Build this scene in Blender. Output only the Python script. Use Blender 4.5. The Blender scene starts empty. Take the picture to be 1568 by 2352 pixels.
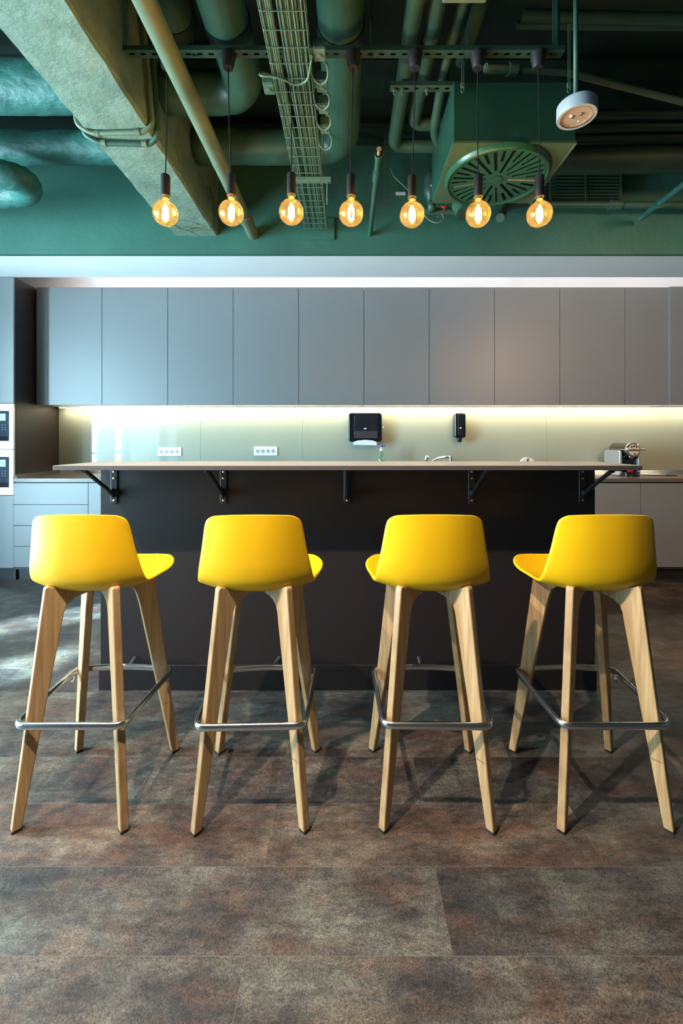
import bpy, bmesh, math, random
from mathutils import Vector, Matrix
from mathutils.geometry import delaunay_2d_cdt
random.seed(7)
PI = math.pi
SC = bpy.context.scene
C = SC.collection
CAMH = 1.2; F = 1000.0; VX = 800.0; VY = 1012.0

def W(px, py, d):            # a point of the place from its bearing and distance
    return Vector(((px-VX)*d/F, d, CAMH+(VY-py)*d/F))
def WX(px, d): return (px-VX)*d/F
def WZ(py, d): return CAMH+(VY-py)*d/F

# ------------------------------------------------------------------ materials
def srgb(r, g, b):
    f = lambda c: c/12.92 if c <= .04045 else ((c+.055)/1.055)**2.4
    return (f(r/255), f(g/255), f(b/255), 1)

def mat(name, col, rough=.5, metal=0, var=.08, vscale=12, bump=0, bscale=60, coat=0, spec=.5, stretch=None, emit=None, estr=0, coatr=.05):
    m = bpy.data.materials.new(name); m.use_nodes = True
    nt = m.node_tree; b = nt.nodes['Principled BSDF']
    b.inputs['Roughness'].default_value = rough
    b.inputs['Metallic'].default_value = metal
    b.inputs['Coat Weight'].default_value = coat
    b.inputs['Coat Roughness'].default_value = coatr
    b.inputs['Specular IOR Level'].default_value = spec
    tc = nt.nodes.new('ShaderNodeTexCoord'); mp = nt.nodes.new('ShaderNodeMapping')
    nt.links.new(tc.outputs['Object'], mp.inputs['Vector'])
    if stretch: mp.inputs['Scale'].default_value = stretch
    n = nt.nodes.new('ShaderNodeTexNoise'); n.inputs['Scale'].default_value = vscale; n.inputs['Detail'].default_value = 5
    nt.links.new(mp.outputs[0], n.inputs['Vector'])
    r = nt.nodes.new('ShaderNodeValToRGB')
    r.color_ramp.elements[0].position = .3; r.color_ramp.elements[1].position = .7
    r.color_ramp.elements[0].color = tuple(c*(1-var) for c in col[:3])+(1,)
    r.color_ramp.elements[1].color = tuple(min(1, c*(1+var)) for c in col[:3])+(1,)
    nt.links.new(n.outputs['Fac'], r.inputs['Fac']); nt.links.new(r.outputs['Color'], b.inputs['Base Color'])
    if bump:
        n2 = nt.nodes.new('ShaderNodeTexNoise'); n2.inputs['Scale'].default_value = bscale; n2.inputs['Detail'].default_value = 6
        nt.links.new(mp.outputs[0], n2.inputs['Vector'])
        bp = nt.nodes.new('ShaderNodeBump'); bp.inputs['Strength'].default_value = bump; bp.inputs['Distance'].default_value = .01
        nt.links.new(n2.outputs['Fac'], bp.inputs['Height']); nt.links.new(bp.outputs[0], b.inputs['Normal'])
    if emit:
        b.inputs['Emission Color'].default_value = emit; b.inputs['Emission Strength'].default_value = estr
    return m

M = {}
GREEN = (.052, .155, .112, 1)
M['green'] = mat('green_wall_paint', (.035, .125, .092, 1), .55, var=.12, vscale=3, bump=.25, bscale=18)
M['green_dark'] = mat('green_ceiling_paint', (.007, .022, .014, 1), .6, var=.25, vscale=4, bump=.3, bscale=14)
M['green_pipe'] = mat('green_pipe_paint', (.036, .092, .060, 1), .42, var=.14, vscale=9, bump=.15, bscale=40)
M['green_olive'] = mat('olive_green_pipe_paint', (.125, .170, .10, 1), .45, var=.12, vscale=9, bump=.12, bscale=30)
M['green_metal'] = mat('green_painted_metal', (.040, .088, .054, 1), .4, var=.15, vscale=20, bump=.1, bscale=60)
M['green_wire'] = mat('green_painted_wire', (.095, .165, .105, 1), .4, var=.15, vscale=30)
M['green_box'] = mat('green_painted_casing', (.016, .060, .038, 1), .33, var=.16, vscale=6, bump=.12, bscale=22)
M['green_box_lo'] = mat('olive_painted_underside', (.060, .105, .045, 1), .38, var=.12, vscale=6, bump=.1, bscale=22)
M['green_disc'] = mat('green_diffuser_plate', (.014, .080, .040, 1), .3, var=.08, vscale=8)
M['ventdark'] = mat('vent_inside_shade', (.010, .010, .008, 1), .7)  # near-black standing in for the shade inside vents
M['vane'] = mat('vane', (.05, .06, .05, 1), .35)
M['cabinet'] = mat('grey_cabinet_laminate', (.172, .182, .19, 1), .42, var=.02, vscale=3, bump=.02, bscale=300, spec=.5)
M['cabinet_side'] = mat('brown_cabinet_side_laminate', (.022, .016, .015, 1), .5, var=.08, vscale=30)
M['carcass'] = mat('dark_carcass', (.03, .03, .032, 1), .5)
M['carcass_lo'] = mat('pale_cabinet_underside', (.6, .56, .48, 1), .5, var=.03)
M['toekick'] = mat('black_toe_kick', (.013, .013, .015, 1), .4)
M['worktop'] = mat('brown_grey_stone_worktop', (.11, .083, .072, 1), .35, var=.35, vscale=160)
M['bar'] = mat('grey_bar_laminate', (.30, .255, .21, 1), .38, var=.06, vscale=60)
M['bar_edge'] = mat('dark_bar_edge', (.055, .048, .046, 1), .45, var=.08, vscale=80)
M['island'] = mat('black_brown_island_laminate', (.015, .0105, .0108, 1), .38, var=.10, vscale=220, bump=.06, bscale=500, spec=.4)
M['black'] = mat('black_metal', (.014, .014, .016, 1), .32, var=.1)
M['blackplastic'] = mat('glossy_black_plastic', (.009, .009, .012, 1), .12, var=.1, coat=.5)
M['smoke'] = mat('smoky_black_window_plastic', (.022, .018, .024, 1), .08, var=.2, vscale=8, coat=.4)
M['socket_black'] = mat('black_lamp_socket', (.028, .022, .022, 1), .5, var=.1)
M['cord'] = mat('black_textile_cord', (.008, .008, .008, 1), .8)
M['white'] = mat('white_plastic', (.78, .79, .80, 1), .4, var=.02)
M['hole'] = mat('dark_pin_hole', (.02, .02, .02, 1), .6)
M['socketgrey'] = mat('socket_recess', (.42, .42, .43, 1), .5, var=.03)
M['whitepaint'] = mat('white_wall_paint', (.88, .88, .88, 1), .7, var=.02, vscale=4)
M['steelwhite'] = mat('brushed_steel_front', (.72, .74, .77, 1), .35, metal=.25, var=.03, vscale=40)
M['ovenpanel'] = mat('dark_glass_control_panel', (.035, .05, .07, 1), .1, var=.05, coat=.5)
M['display'] = mat('pale_display', (.45, .52, .58, 1), .2, var=.02)
M['dots'] = mat('printed_keys', (.3, .36, .42, 1), .4)
M['chrome'] = mat('chrome', (.80, .81, .83, 1), .16, metal=1, var=.03)
M['satin'] = mat('satin_steel', (.66, .67, .68, 1), .24, metal=1, var=.05, vscale=60)
M['brass'] = mat('brass_screw', (.75, .58, .36, 1), .3, metal=1)
M['silver'] = mat('silver_plastic', (.52, .55, .58, 1), .25, metal=.6, var=.03)
M['cream'] = mat('cream_metal', (.78, .62, .42, 1), .35, metal=.2, var=.03)
M['yellow'] = mat('yellow_plastic_shell', (.80, .435, .004, 1), .42, var=.015, vscale=5, bump=.015, bscale=400, spec=.45)
M['rubber'] = mat('black_rubber', (.012, .012, .012, 1), .7)
M['red'] = mat('red_valve_paint', (.6, .012, .008, 1), .35)
M['paper'] = mat('white_paper', (.8, .83, .86, 1), .8, var=.02)
M['bluecap'] = mat('blue_pump_plastic', (.02, .06, .45, 1), .3)
M['greenliq'] = mat('green_soap', (.02, .35, .18, 1), .2)
M['lampwhite'] = mat('white_lamp_housing', (.34, .38, .40, 1), .4, var=.02)
M['copper'] = mat('copper_and_reflection_tint', (.55, .33, .18, 1), .35, metal=.4)
M['insul'] = mat('teal_painted_insulation', (.024, .110, .090, 1), .52, var=.25, vscale=9, bump=1, bscale=20, stretch=(.7, 1.3, 1.0))
M['duct'] = mat('green_painted_duct', (.036, .100, .062, 1), .42, var=.16, vscale=5, bump=.25, bscale=14)
M['green_shade'] = mat('pipe_paint_with_shade', (.016, .038, .022, 1), .5, var=.2, vscale=9)  # pipe green darkened, the far-right shade put into the colour
M['band'] = mat('dark_duct_band', (.010, .030, .028, 1), .5)
M['winframe'] = mat('dark_window_frame', (.1, .11, .12, 1), .4)
M['farwall'] = mat('dark_wall_paint', (.10, .10, .095, 1), .8, var=.03)

def emis(name, col, s):
    m = bpy.data.materials.new(name); m.use_nodes = True
    nt = m.node_tree; b = nt.nodes['Principled BSDF']
    b.inputs['Base Color'].default_value = (.8, .8, .8, 1)
    b.inputs['Emission Color'].default_value = col; b.inputs['Emission Strength'].default_value = s
    return m
M['filament'] = emis('glowing_filament', (1, .62, .24, 1), 120)
M['led_warm'] = emis('warm_led_strip', (1, .83, .58, 1), 17)
M['led_cool'] = emis('cove_led_strip', (1, .90, .86, 1), 10)
M['led_green'] = emis('green_status_led', (.2, 1, .1, 1), 4)
M['lamp_led'] = emis('emergency_lamp_diode', (1, .75, .4, 1), 6)

def glassy(name, tint, gl=.05, rough=0, haze=0):
    m = bpy.data.materials.new(name); m.use_nodes = True
    nt = m.node_tree; nt.nodes.clear()
    o = nt.nodes.new('ShaderNodeOutputMaterial'); mx = nt.nodes.new('ShaderNodeMixShader')
    t = nt.nodes.new('ShaderNodeBsdfTransparent'); g = nt.nodes.new('ShaderNodeBsdfGlossy')
    lw = nt.nodes.new('ShaderNodeLayerWeight'); lw.inputs['Blend'].default_value = .35
    r = nt.nodes.new('ShaderNodeValToRGB')
    r.color_ramp.elements[0].position = 0; r.color_ramp.elements[1].position = 1
    r.color_ramp.elements[0].color = tuple(tint)+(1,)
    r.color_ramp.elements[1].color = tuple(c**1.6*.92 for c in tint)+(1,)
    nt.links.new(lw.outputs['Facing'], r.inputs['Fac']); nt.links.new(r.outputs['Color'], t.inputs['Color'])
    g.inputs['Roughness'].default_value = rough; g.inputs['Color'].default_value = tuple(.5+.5*c for c in tint)+(1,)
    nt.links.new(lw.outputs['Fresnel'], mx.inputs[0]) if gl is None else None
    if gl is not None:
        mm = nt.nodes.new('ShaderNodeMath'); mm.operation = 'MULTIPLY_ADD'; mm.inputs[1].default_value = .45; mm.inputs[2].default_value = gl
        nt.links.new(lw.outputs['Fresnel'], mm.inputs[0]); nt.links.new(mm.outputs[0], mx.inputs[0])
    nt.links.new(g.outputs[0], mx.inputs[2]); nt.links.new(mx.outputs[0], o.inputs['Surface'])
    if haze:
        tl = nt.nodes.new('ShaderNodeBsdfTranslucent'); tl.inputs['Color'].default_value = tuple(c**.8 for c in tint)+(1,)
        m2 = nt.nodes.new('ShaderNodeMixShader'); m2.inputs[0].default_value = haze
        nt.links.new(t.outputs[0], m2.inputs[1]); nt.links.new(tl.outputs[0], m2.inputs[2]); nt.links.new(m2.outputs[0], mx.inputs[1])
    else: nt.links.new(t.outputs[0], mx.inputs[1])
    return m
M['amber'] = glassy('amber_bulb_glass', (1.0, .80, .42), .04, haze=.024)
M['clear'] = glassy('clear_plastic', (.85, .95, .93), .08)

# backsplash glass: grey-green back-painted glass
M['splash'] = mat('back_painted_glass', (.30, .335, .275, 1), .30, var=.03, vscale=2, coat=.4, coatr=.015, spec=.3)

# plywood: layered edge across the thickness (local Y), grain along local Z
def plywood():
    m = bpy.data.materials.new('oak_plywood'); m.use_nodes = True
    nt = m.node_tree; b = nt.nodes['Principled BSDF']; b.inputs['Roughness'].default_value = .42
    tc = nt.nodes.new('ShaderNodeTexCoord')
    mp = nt.nodes.new('ShaderNodeMapping'); mp.inputs['Scale'].default_value = (90, 20, 4)
    nt.links.new(tc.outputs['Object'], mp.inputs['Vector'])
    n = nt.nodes.new('ShaderNodeTexNoise'); n.inputs['Scale'].default_value = 1.6; n.inputs['Detail'].default_value = 6
    nt.links.new(mp.outputs[0], n.inputs['Vector'])
    r = nt.nodes.new('ShaderNodeValToRGB'); r.color_ramp.elements[0].position = .3; r.color_ramp.elements[1].position = .72
    r.color_ramp.elements[0].color = (.34, .195, .085, 1); r.color_ramp.elements[1].color = (.54, .345, .165, 1)
    nt.links.new(n.outputs['Fac'], r.inputs['Fac'])
    sx = nt.nodes.new('ShaderNodeSeparateXYZ'); nt.links.new(tc.outputs['Object'], sx.inputs[0])
    n2 = nt.nodes.new('ShaderNodeTexNoise'); n2.inputs['Scale'].default_value = 9; nt.links.new(tc.outputs['Object'], n2.inputs['Vector'])
    a = nt.nodes.new('ShaderNodeMath'); a.operation = 'MULTIPLY_ADD'; a.inputs[1].default_value = .0012
    nt.links.new(n2.outputs['Fac'], a.inputs[0]); nt.links.new(sx.outputs['Y'], a.inputs[2])
    s = nt.nodes.new('ShaderNodeMath'); s.operation = 'MULTIPLY'; s.inputs[1].default_value = 2*PI/.0032; nt.links.new(a.outputs[0], s.inputs[0])
    si = nt.nodes.new('ShaderNodeMath'); si.operation = 'SINE'; nt.links.new(s.outputs[0], si.inputs[0])
    r2 = nt.nodes.new('ShaderNodeValToRGB'); r2.color_ramp.elements[0].position = .0; r2.color_ramp.elements[1].position = .45
    r2.color_ramp.elements[0].color = (.50, .42, .36, 1); r2.color_ramp.elements[1].color = (1, 1, 1, 1)
    ma = nt.nodes.new('ShaderNodeMath'); ma.operation = 'MULTIPLY_ADD'; ma.inputs[1].default_value = .5; ma.inputs[2].default_value = .5
    nt.links.new(si.outputs[0], ma.inputs[0]); nt.links.new(ma.outputs[0], r2.inputs['Fac'])
    # thin dark voids in the layers
    mp3 = nt.nodes.new('ShaderNodeMapping'); mp3.inputs['Scale'].default_value = (1, 420, 14); nt.links.new(tc.outputs['Object'], mp3.inputs['Vector'])
    n3 = nt.nodes.new('ShaderNodeTexNoise'); n3.inputs['Scale'].default_value = 1.5; nt.links.new(mp3.outputs[0], n3.inputs['Vector'])
    r3 = nt.nodes.new('ShaderNodeValToRGB'); r3.color_ramp.elements[0].position = .27; r3.color_ramp.elements[1].position = .31
    r3.color_ramp.elements[0].color = (.3, .2, .14, 1); r3.color_ramp.elements[1].color = (1, 1, 1, 1); nt.links.new(n3.outputs['Fac'], r3.inputs['Fac'])
    mul = nt.nodes.new('ShaderNodeMixRGB'); mul.blend_type = 'MULTIPLY'; mul.inputs[0].default_value = .85
    nt.links.new(r.outputs['Color'], mul.inputs[1]); nt.links.new(r2.outputs['Color'], mul.inputs[2])
    mul2 = nt.nodes.new('ShaderNodeMixRGB'); mul2.blend_type = 'MULTIPLY'; mul2.inputs[0].default_value = .8
    nt.links.new(mul.outputs[0], mul2.inputs[1]); nt.links.new(r3.outputs['Color'], mul2.inputs[2])
    nt.links.new(mul2.outputs[0], b.inputs['Base Color'])
    return m
M['ply'] = plywood()

# rough painted concrete beam
def concrete():
    m = bpy.data.materials.new('green_painted_rough_concrete'); m.use_nodes = True
    nt = m.node_tree; b = nt.nodes['Principled BSDF']; b.inputs['Roughness'].default_value = .62
    tc = nt.nodes.new('ShaderNodeTexCoord')
    n = nt.nodes.new('ShaderNodeTexNoise'); n.inputs['Scale'].default_value = 7; n.inputs['Detail'].default_value = 9; n.inputs['Roughness'].default_value = .65
    nt.links.new(tc.outputs['Object'], n.inputs['Vector'])
    r = nt.nodes.new('ShaderNodeValToRGB'); r.color_ramp.elements[0].position = .32; r.color_ramp.elements[1].position = .66
    r.color_ramp.elements[0].color = (.13, .195, .135, 1); r.color_ramp.elements[1].color = (.235, .31, .225, 1)
    nt.links.new(n.outputs['Fac'], r.inputs['Fac'])
    # cracks: ridge of warped noise
    n4 = nt.nodes.new('ShaderNodeTexNoise'); n4.inputs['Scale'].default_value = 2.6; n4.inputs['Detail'].default_value = 7; n4.inputs['Distortion'].default_value = .4
    nt.links.new(tc.outputs['Object'], n4.inputs['Vector'])
    r4 = nt.nodes.new('ShaderNodeValToRGB'); e = r4.color_ramp.elements
    e[0].position = .485; e[0].color = (1, 1, 1, 1); e[1].position = .515; e[1].color = (1, 1, 1, 1)
    k = e.new(.5); k.color = (.25, .25, .22, 1)
    nt.links.new(n4.outputs['Fac'], r4.inputs['Fac'])
    nm = nt.nodes.new('ShaderNodeTexNoise'); nm.inputs['Scale'].default_value = 1.7; nt.links.new(tc.outputs['Object'], nm.inputs['Vector'])
    rm = nt.nodes.new('ShaderNodeValToRGB'); rm.color_ramp.elements[0].position = .48; rm.color_ramp.elements[1].position = .56
    nt.links.new(nm.outputs['Fac'], rm.inputs['Fac'])
    mul = nt.nodes.new('ShaderNodeMixRGB'); mul.blend_type = 'MULTIPLY'
    nt.links.new(rm.outputs['Color'], mul.inputs[0]); nt.links.new(r.outputs['Color'], mul.inputs[1]); nt.links.new(r4.outputs['Color'], mul.inputs[2])
    nt.links.new(mul.outputs[0], b.inputs['Base Color'])
    # plaster strokes
    mp = nt.nodes.new('ShaderNodeMapping'); mp.inputs['Scale'].default_value = (7, 12, 12); mp.inputs['Rotation'].default_value = (0, 0, .9)
    nt.links.new(tc.outputs['Object'], mp.inputs['Vector'])
    n5 = nt.nodes.new('ShaderNodeTexNoise'); n5.inputs['Scale'].default_value = 1.6; n5.inputs['Detail'].default_value = 8; n5.inputs['Roughness'].default_value = .7
    nt.links.new(mp.outputs[0], n5.inputs['Vector'])
    ad = nt.nodes.new('ShaderNodeMath'); ad.operation = 'ADD'; nt.links.new(n5.outputs['Fac'], ad.inputs[0]); nt.links.new(n.outputs['Fac'], ad.inputs[1])
    bp = nt.nodes.new('ShaderNodeBump'); bp.inputs['Strength'].default_value = .7; bp.inputs['Distance'].default_value = .014
    nt.links.new(ad.outputs[0], bp.inputs['Height']); nt.links.new(bp.outputs[0], b.inputs['Normal'])
    return m
M['concrete'] = concrete()

# mottled vinyl planks
def floor_mat():
    m = bpy.data.materials.new('mottled_vinyl_planks'); m.use_nodes = True
    nt = m.node_tree; L = nt.links; b = nt.nodes['Principled BSDF']
    def N(t, **k):
        n = nt.nodes.new(t)
        for a, v in k.items(): setattr(n, a, v)
        return n
    def MA(op, a, b_=None, c=None):
        n = N('ShaderNodeMath', operation=op)
        for i, v in enumerate((a, b_, c)):
            if v is None: continue
            if isinstance(v, (int, float)): n.inputs[i].default_value = v
            else: L.new(v, n.inputs[i])
        return n.outputs[0]
    tc = N('ShaderNodeTexCoord'); s = N('ShaderNodeSeparateXYZ'); L.new(tc.outputs['Object'], s.inputs[0])
    X, Y = s.outputs['X'], s.outputs['Y']
    pw, pl = .2125, .963
    ry = MA('DIVIDE', MA('SUBTRACT', Y, 1.0135-10*pw), pw)
    row = MA('FLOOR', ry); fy = MA('FRACT', ry)
    par = MA('MODULO', row, 2.0)                       # row 10 even
    xo = MA('MULTIPLY', par, pl/2)
    rx = MA('DIVIDE', MA('SUBTRACT', MA('ADD', X, 20*pl+.72), xo), pl)
    col = MA('FLOOR', rx); fx = MA('FRACT', rx)
    cv = N('ShaderNodeCombineXYZ'); L.new(row, cv.inputs[0]); L.new(col, cv.inputs[1])
    wn = N('ShaderNodeTexWhiteNoise', noise_dimensions='3D'); L.new(cv.outputs[0], wn.inputs['Vector'])
    # shifted coordinates per plank
    sh = N('ShaderNodeVectorMath', operation='SCALE'); L.new(wn.outputs['Color'], sh.inputs[0]); sh.inputs['Scale'].default_value = 30
    ad = N('ShaderNodeVectorMath', operation='ADD'); L.new(tc.outputs['Object'], ad.inputs[0]); L.new(sh.outputs[0], ad.inputs[1])
    def noise(scale, detail, stretch, rough=.6, dist=0):
        mp = N('ShaderNodeMapping'); mp.inputs['Scale'].default_value = stretch; L.new(ad.outputs[0], mp.inputs['Vector'])
        n = N('ShaderNodeTexNoise'); n.inputs['Scale'].default_value = scale; n.inputs['Detail'].default_value = detail
        n.inputs['Roughness'].default_value = rough; n.inputs['Distortion'].default_value = dist
        L.new(mp.outputs[0], n.inputs['Vector']); return n.outputs['Fac']
    def ramp(fac, pts):
        r = N('ShaderNodeValToRGB'); e = r.color_ramp.elements
        e[0].position = pts[0][0]; e[0].color = pts[0][1]; e[1].position = pts[-1][0]; e[1].color = pts[-1][1]
        for p, c in pts[1:-1]:
            k = e.new(p); k.color = c
        L.new(fac, r.inputs['Fac']); return r.outputs['Color']
    def mix(f, a, c, bt='MIX'):
        n = N('ShaderNodeMixRGB', blend_type=bt)
        for i, v in enumerate((f, a, c)):
            if isinstance(v, (int, float)): n.inputs[i].default_value = v
            elif isinstance(v, tuple): n.inputs[i].default_value = v
            else: L.new(v, n.inputs[i])
        return n.outputs[0]
    big = noise(4.5, 8, (1, 1.3, 1), .62)
    rust = noise(5.5, 9, (1, 2.4, 1), .7)
    streak = noise(9, 9, (1.2, 4.5, 1), .78)
    grain = noise(300, 4, (1, .85, 1), .8)
    mid = noise(40, 10, (1, 1.25, 1), .82)
    base = ramp(big, [(.32, (.022, .020, .022, 1)), (.45, (.052, .045, .041, 1)), (.56, (.092, .083, .070, 1)), (.68, (.135, .130, .108, 1))])
    rm = ramp(rust, [(.46, (0, 0, 0, 1)), (.64, (1, 1, 1, 1))])
    c1 = mix(MA('MULTIPLY', rm, .45), base, (.105, .046, .025, 1))
    st = ramp(streak, [(.36, (.32, .32, .34, 1)), (.52, (1, 1, 1, 1)), (.70, (1.55, 1.45, 1.32, 1))])
    c2 = mix(.72, c1, st, 'MULTIPLY')
    md = ramp(mid, [(.36, (.42, .42, .46, 1)), (.5, (1, 1, 1, 1)), (.66, (1.5, 1.4, 1.28, 1))])
    c2 = mix(.6, c2, md, 'MULTIPLY')
    gr = ramp(grain, [(.38, (.28, .28, .30, 1)), (.62, (1.8, 1.7, 1.56, 1))])
    c3 = mix(.85, c2, gr, 'MULTIPLY')
    tint = ramp(wn.outputs['Value'], [(0, (.68, .74, .78, 1)), (.5, (1.0, 1, .98, 1)), (1, (1.25, 1.02, .90, 1))])
    c4 = mix(.9, c3, tint, 'MULTIPLY')
    ey = MA('LESS_THAN', MA('MINIMUM', fy, MA('SUBTRACT', 1, fy)), .0035)
    ex = MA('LESS_THAN', MA('MINIMUM', fx, MA('SUBTRACT', 1, fx)), .0008)
    edge = MA('MAXIMUM', ey, ex)
    c5 = mix(MA('MULTIPLY', edge, .5), c4, (.14, .115, .10, 1))
    L.new(c5, b.inputs['Base Color'])
    ro = MA('MULTIPLY_ADD', grain, .45, .28); L.new(ro, b.inputs['Roughness'])
    b.inputs['Specular IOR Level'].default_value = .42
    bp = N('ShaderNodeBump'); bp.inputs['Strength'].default_value = .35; bp.inputs['Distance'].default_value = .003
    hh = MA('SUBTRACT', MA('ADD', grain, MA('MULTIPLY', streak, .6)), MA('MULTIPLY', edge, .5))
    L.new(hh, bp.inputs['Height']); L.new(bp.outputs[0], b.inputs['Normal'])
    return m
M['floor'] = floor_mat()

# ------------------------------------------------------------------ mesh builder
class MB:
    def __init__(s): s.v = []; s.f = []
    def add(s, vs, fs):
        n = len(s.v); s.v += [Vector(p) for p in vs]; s.f += [tuple(i+n for i in f) for f in fs]; return s
    def box(s, x0, x1, y0, y1, z0, z1):
        vs = [(x0,y0,z0),(x1,y0,z0),(x1,y1,z0),(x0,y1,z0),(x0,y0,z1),(x1,y0,z1),(x1,y1,z1),(x0,y1,z1)]
        return s.add(vs, [(0,3,2,1),(4,5,6,7),(0,1,5,4),(1,2,6,5),(2,3,7,6),(3,0,4,7)])
    def rings(s, rings, closed=False, caps=True):
        n = len(rings[0]); vs = [p for r in rings for p in r]; fs = []
        R = len(rings)
        for i in range(R if closed else R-1):
            a = i*n; b = ((i+1) % R)*n
            for j in range(n):
                k = (j+1) % n; fs.append((a+j, a+k, b+k, b+j))
        if caps and not closed:
            fs.append(tuple(range(n-1, -1, -1))); fs.append(tuple((R-1)*n+j for j in range(n)))
        return s.add(vs, fs)
    def tube(s, pts, r, seg=10, closed=False, flat=None, up=None, caps=True):
        pts = [Vector(p) for p in pts]; N = len(pts); rs = r if isinstance(r, (list, tuple)) else [r]*N
        rings = []; prev = None
        for i, p in enumerate(pts):
            if closed: t = pts[(i+1) % N]-pts[i-1]
            else: t = pts[min(i+1, N-1)]-pts[max(i-1, 0)]
            t.normalize()
            if up is not None: a = Vector(up)-t*t.dot(Vector(up))
            elif prev is None:
                a = Vector((0, 0, 1)) if abs(t.z) < .9 else Vector((1, 0, 0)); a = a-t*t.dot(a)
            else: a = prev-t*t.dot(prev)
            a.normalize(); prev = a; b = t.cross(a)
            fa, fb = flat if flat else (1, 1)
            rings.append([p+a*math.cos(2*PI*j/seg)*rs[i]*fa+b*math.sin(2*PI*j/seg)*rs[i]*fb for j in range(seg)])
        return s.rings(rings, closed, caps)
    def cyl(s, p0, p1, r0, r1=None, seg=20):
        return s.tube([p0, p1], [r0, r0 if r1 is None else r1], seg)
    def lathe(s, prof, c, axis='z', seg=32, caps=True):
        c = Vector(c); rings = []
        for r, h in prof:
            ring = []
            for j in range(seg):
                a = 2*PI*j/seg; u, w = max(r, 1e-5)*math.cos(a), max(r, 1e-5)*math.sin(a)
                ring.append(c+(Vector((u, w, h)) if axis == 'z' else Vector((u, h, w)) if axis == 'y' else Vector((h, u, w))))
            rings.append(ring)
        return s.rings(rings, False, caps)
    def prism(s, poly, t0, t1, fn):        # poly 2D, extruded t0..t1, fn(a,b,t)->xyz
        n = len(poly)
        vs = [fn(a, b, t0) for a, b in poly]+[fn(a, b, t1) for a, b in poly]
        fs = [tuple(range(n-1, -1, -1)), tuple(range(n, 2*n))]+[(i, (i+1) % n, n+(i+1) % n, n+i) for i in range(n)]
        return s.add(vs, fs)
    def build(s, name, m, parent=None, org=None, smooth=False, bevel=0, seg=2, sub=0, solid=0, rot=None, local=False, autos=False):
        me = bpy.data.meshes.new(name)
        off = Vector((0, 0, 0))
        if parent is not None and not local: off = OFF[parent.name]
        if org is not None: off = Vector(org)
        me.from_pydata([p-off for p in s.v], [], s.f); me.update()
        bm = bmesh.new(); bm.from_mesh(me); bmesh.ops.recalc_face_normals(bm, faces=bm.faces); bm.to_mesh(me); bm.free()
        o = bpy.data.objects.new(name, me); C.objects.link(o)
        if m: me.materials.append(m)
        if smooth or autos:
            for p in me.polygons: p.use_smooth = True
        if autos: me.set_sharp_from_angle(angle=math.radians(40))
        if parent is not None:
            o.parent = parent; OFF[o.name] = off
            if rot is not None: o.rotation_euler = rot
        else:
            o.location = off; OFF[o.name] = off
        if solid:
            md = o.modifiers.new('solid', 'SOLIDIFY'); md.thickness = solid; md.offset = -1
        if bevel:
            md = o.modifiers.new('bevel', 'BEVEL'); md.width = bevel; md.segments = seg; md.limit_method = 'ANGLE'; md.angle_limit = math.radians(35)
            if not smooth and not autos:
                for p in me.polygons: p.use_smooth = True
                me.set_sharp_from_angle(angle=math.radians(25))
                md.harden_normals = True
        if sub:
            md = o.modifiers.new('sub', 'SUBSURF'); md.levels = sub; md.render_levels = sub
        return o
OFF = {}

def tag(o, label=None, cat=None, group=None, kind=None):
    if label: o['label'] = label
    if cat: o['category'] = cat
    if group: o['group'] = group
    if kind: o['kind'] = kind
    return o
def thing(name, label, cat, loc=(0, 0, 0), group=None):
    o = bpy.data.objects.new(name, None); C.objects.link(o); o.location = loc; o.empty_display_size = .05
    OFF[o.name] = Vector(loc); return tag(o, label, cat, group)
def copy_tree(o, parent=None):
    c = o.copy(); C.objects.link(c)
    if parent is not None: c.parent = parent
    for ch in list(o.children): copy_tree(ch, c)
    return c
def bx(*a): return MB().box(*a)
def perforated(outer, holes, thick, fn):
    """flat plate with real holes; outer and holes are 2D loops, fn(a,b,t)->xyz"""
    vs = []; es = []
    for loop in [outer]+holes:
        n0 = len(vs); vs += [Vector(p) for p in loop]; es += [(n0+i, n0+(i+1) % len(loop)) for i in range(len(loop))]
    V, E, Fc, _, _, _ = delaunay_2d_cdt(vs, es, [], 1, 1e-6)
    def inside(p, loop):
        c = False; j = len(loop)-1
        for i in range(len(loop)):
            a, b = loop[i], loop[j]
            if (a[1] > p[1]) != (b[1] > p[1]) and p[0] < (b[0]-a[0])*(p[1]-a[1])/(b[1]-a[1])+a[0]: c = not c
            j = i
        return c
    keep = []
    for f in Fc:
        ce = sum((V[i] for i in f), Vector((0, 0)))/len(f)
        if inside(ce, outer) and not any(inside(ce, h) for h in holes): keep.append(tuple(f))
    from collections import Counter
    cnt = Counter()
    for f in keep:
        for i in range(len(f)): cnt[(f[i], f[(i+1) % len(f)])] += 1
    mb = MB(); n = len(V)
    vv = [fn(p.x, p.y, 0) for p in V]+[fn(p.x, p.y, thick) for p in V]
    fs = [tuple(reversed(f)) for f in keep]+[tuple(i+n for i in f) for f in keep]
    for (a, b) in cnt:
        if (b, a) not in cnt: fs.append((a, b, b+n, a+n))
    mb.add(vv, fs); return mb
def slot(cx, cy, lx, ly, n=4):      # stadium loop
    r = ly/2; out = []
    for i in range(n+1): a = -PI/2+PI*i/n; out.append((cx+lx/2-r+r*math.cos(a), cy+r*math.sin(a)))
    for i in range(n+1): a = PI/2+PI*i/n; out.append((cx-lx/2+r+r*math.cos(a), cy+r*math.sin(a)))
    return out
def arc(p0, c, p1, n=8):            # quadratic bend
    p0, c, p1 = Vector(p0), Vector(c), Vector(p1)
    return [p0*(1-t)**2+c*2*t*(1-t)+p1*t*t for t in [i/n for i in range(n+1)]]
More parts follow.
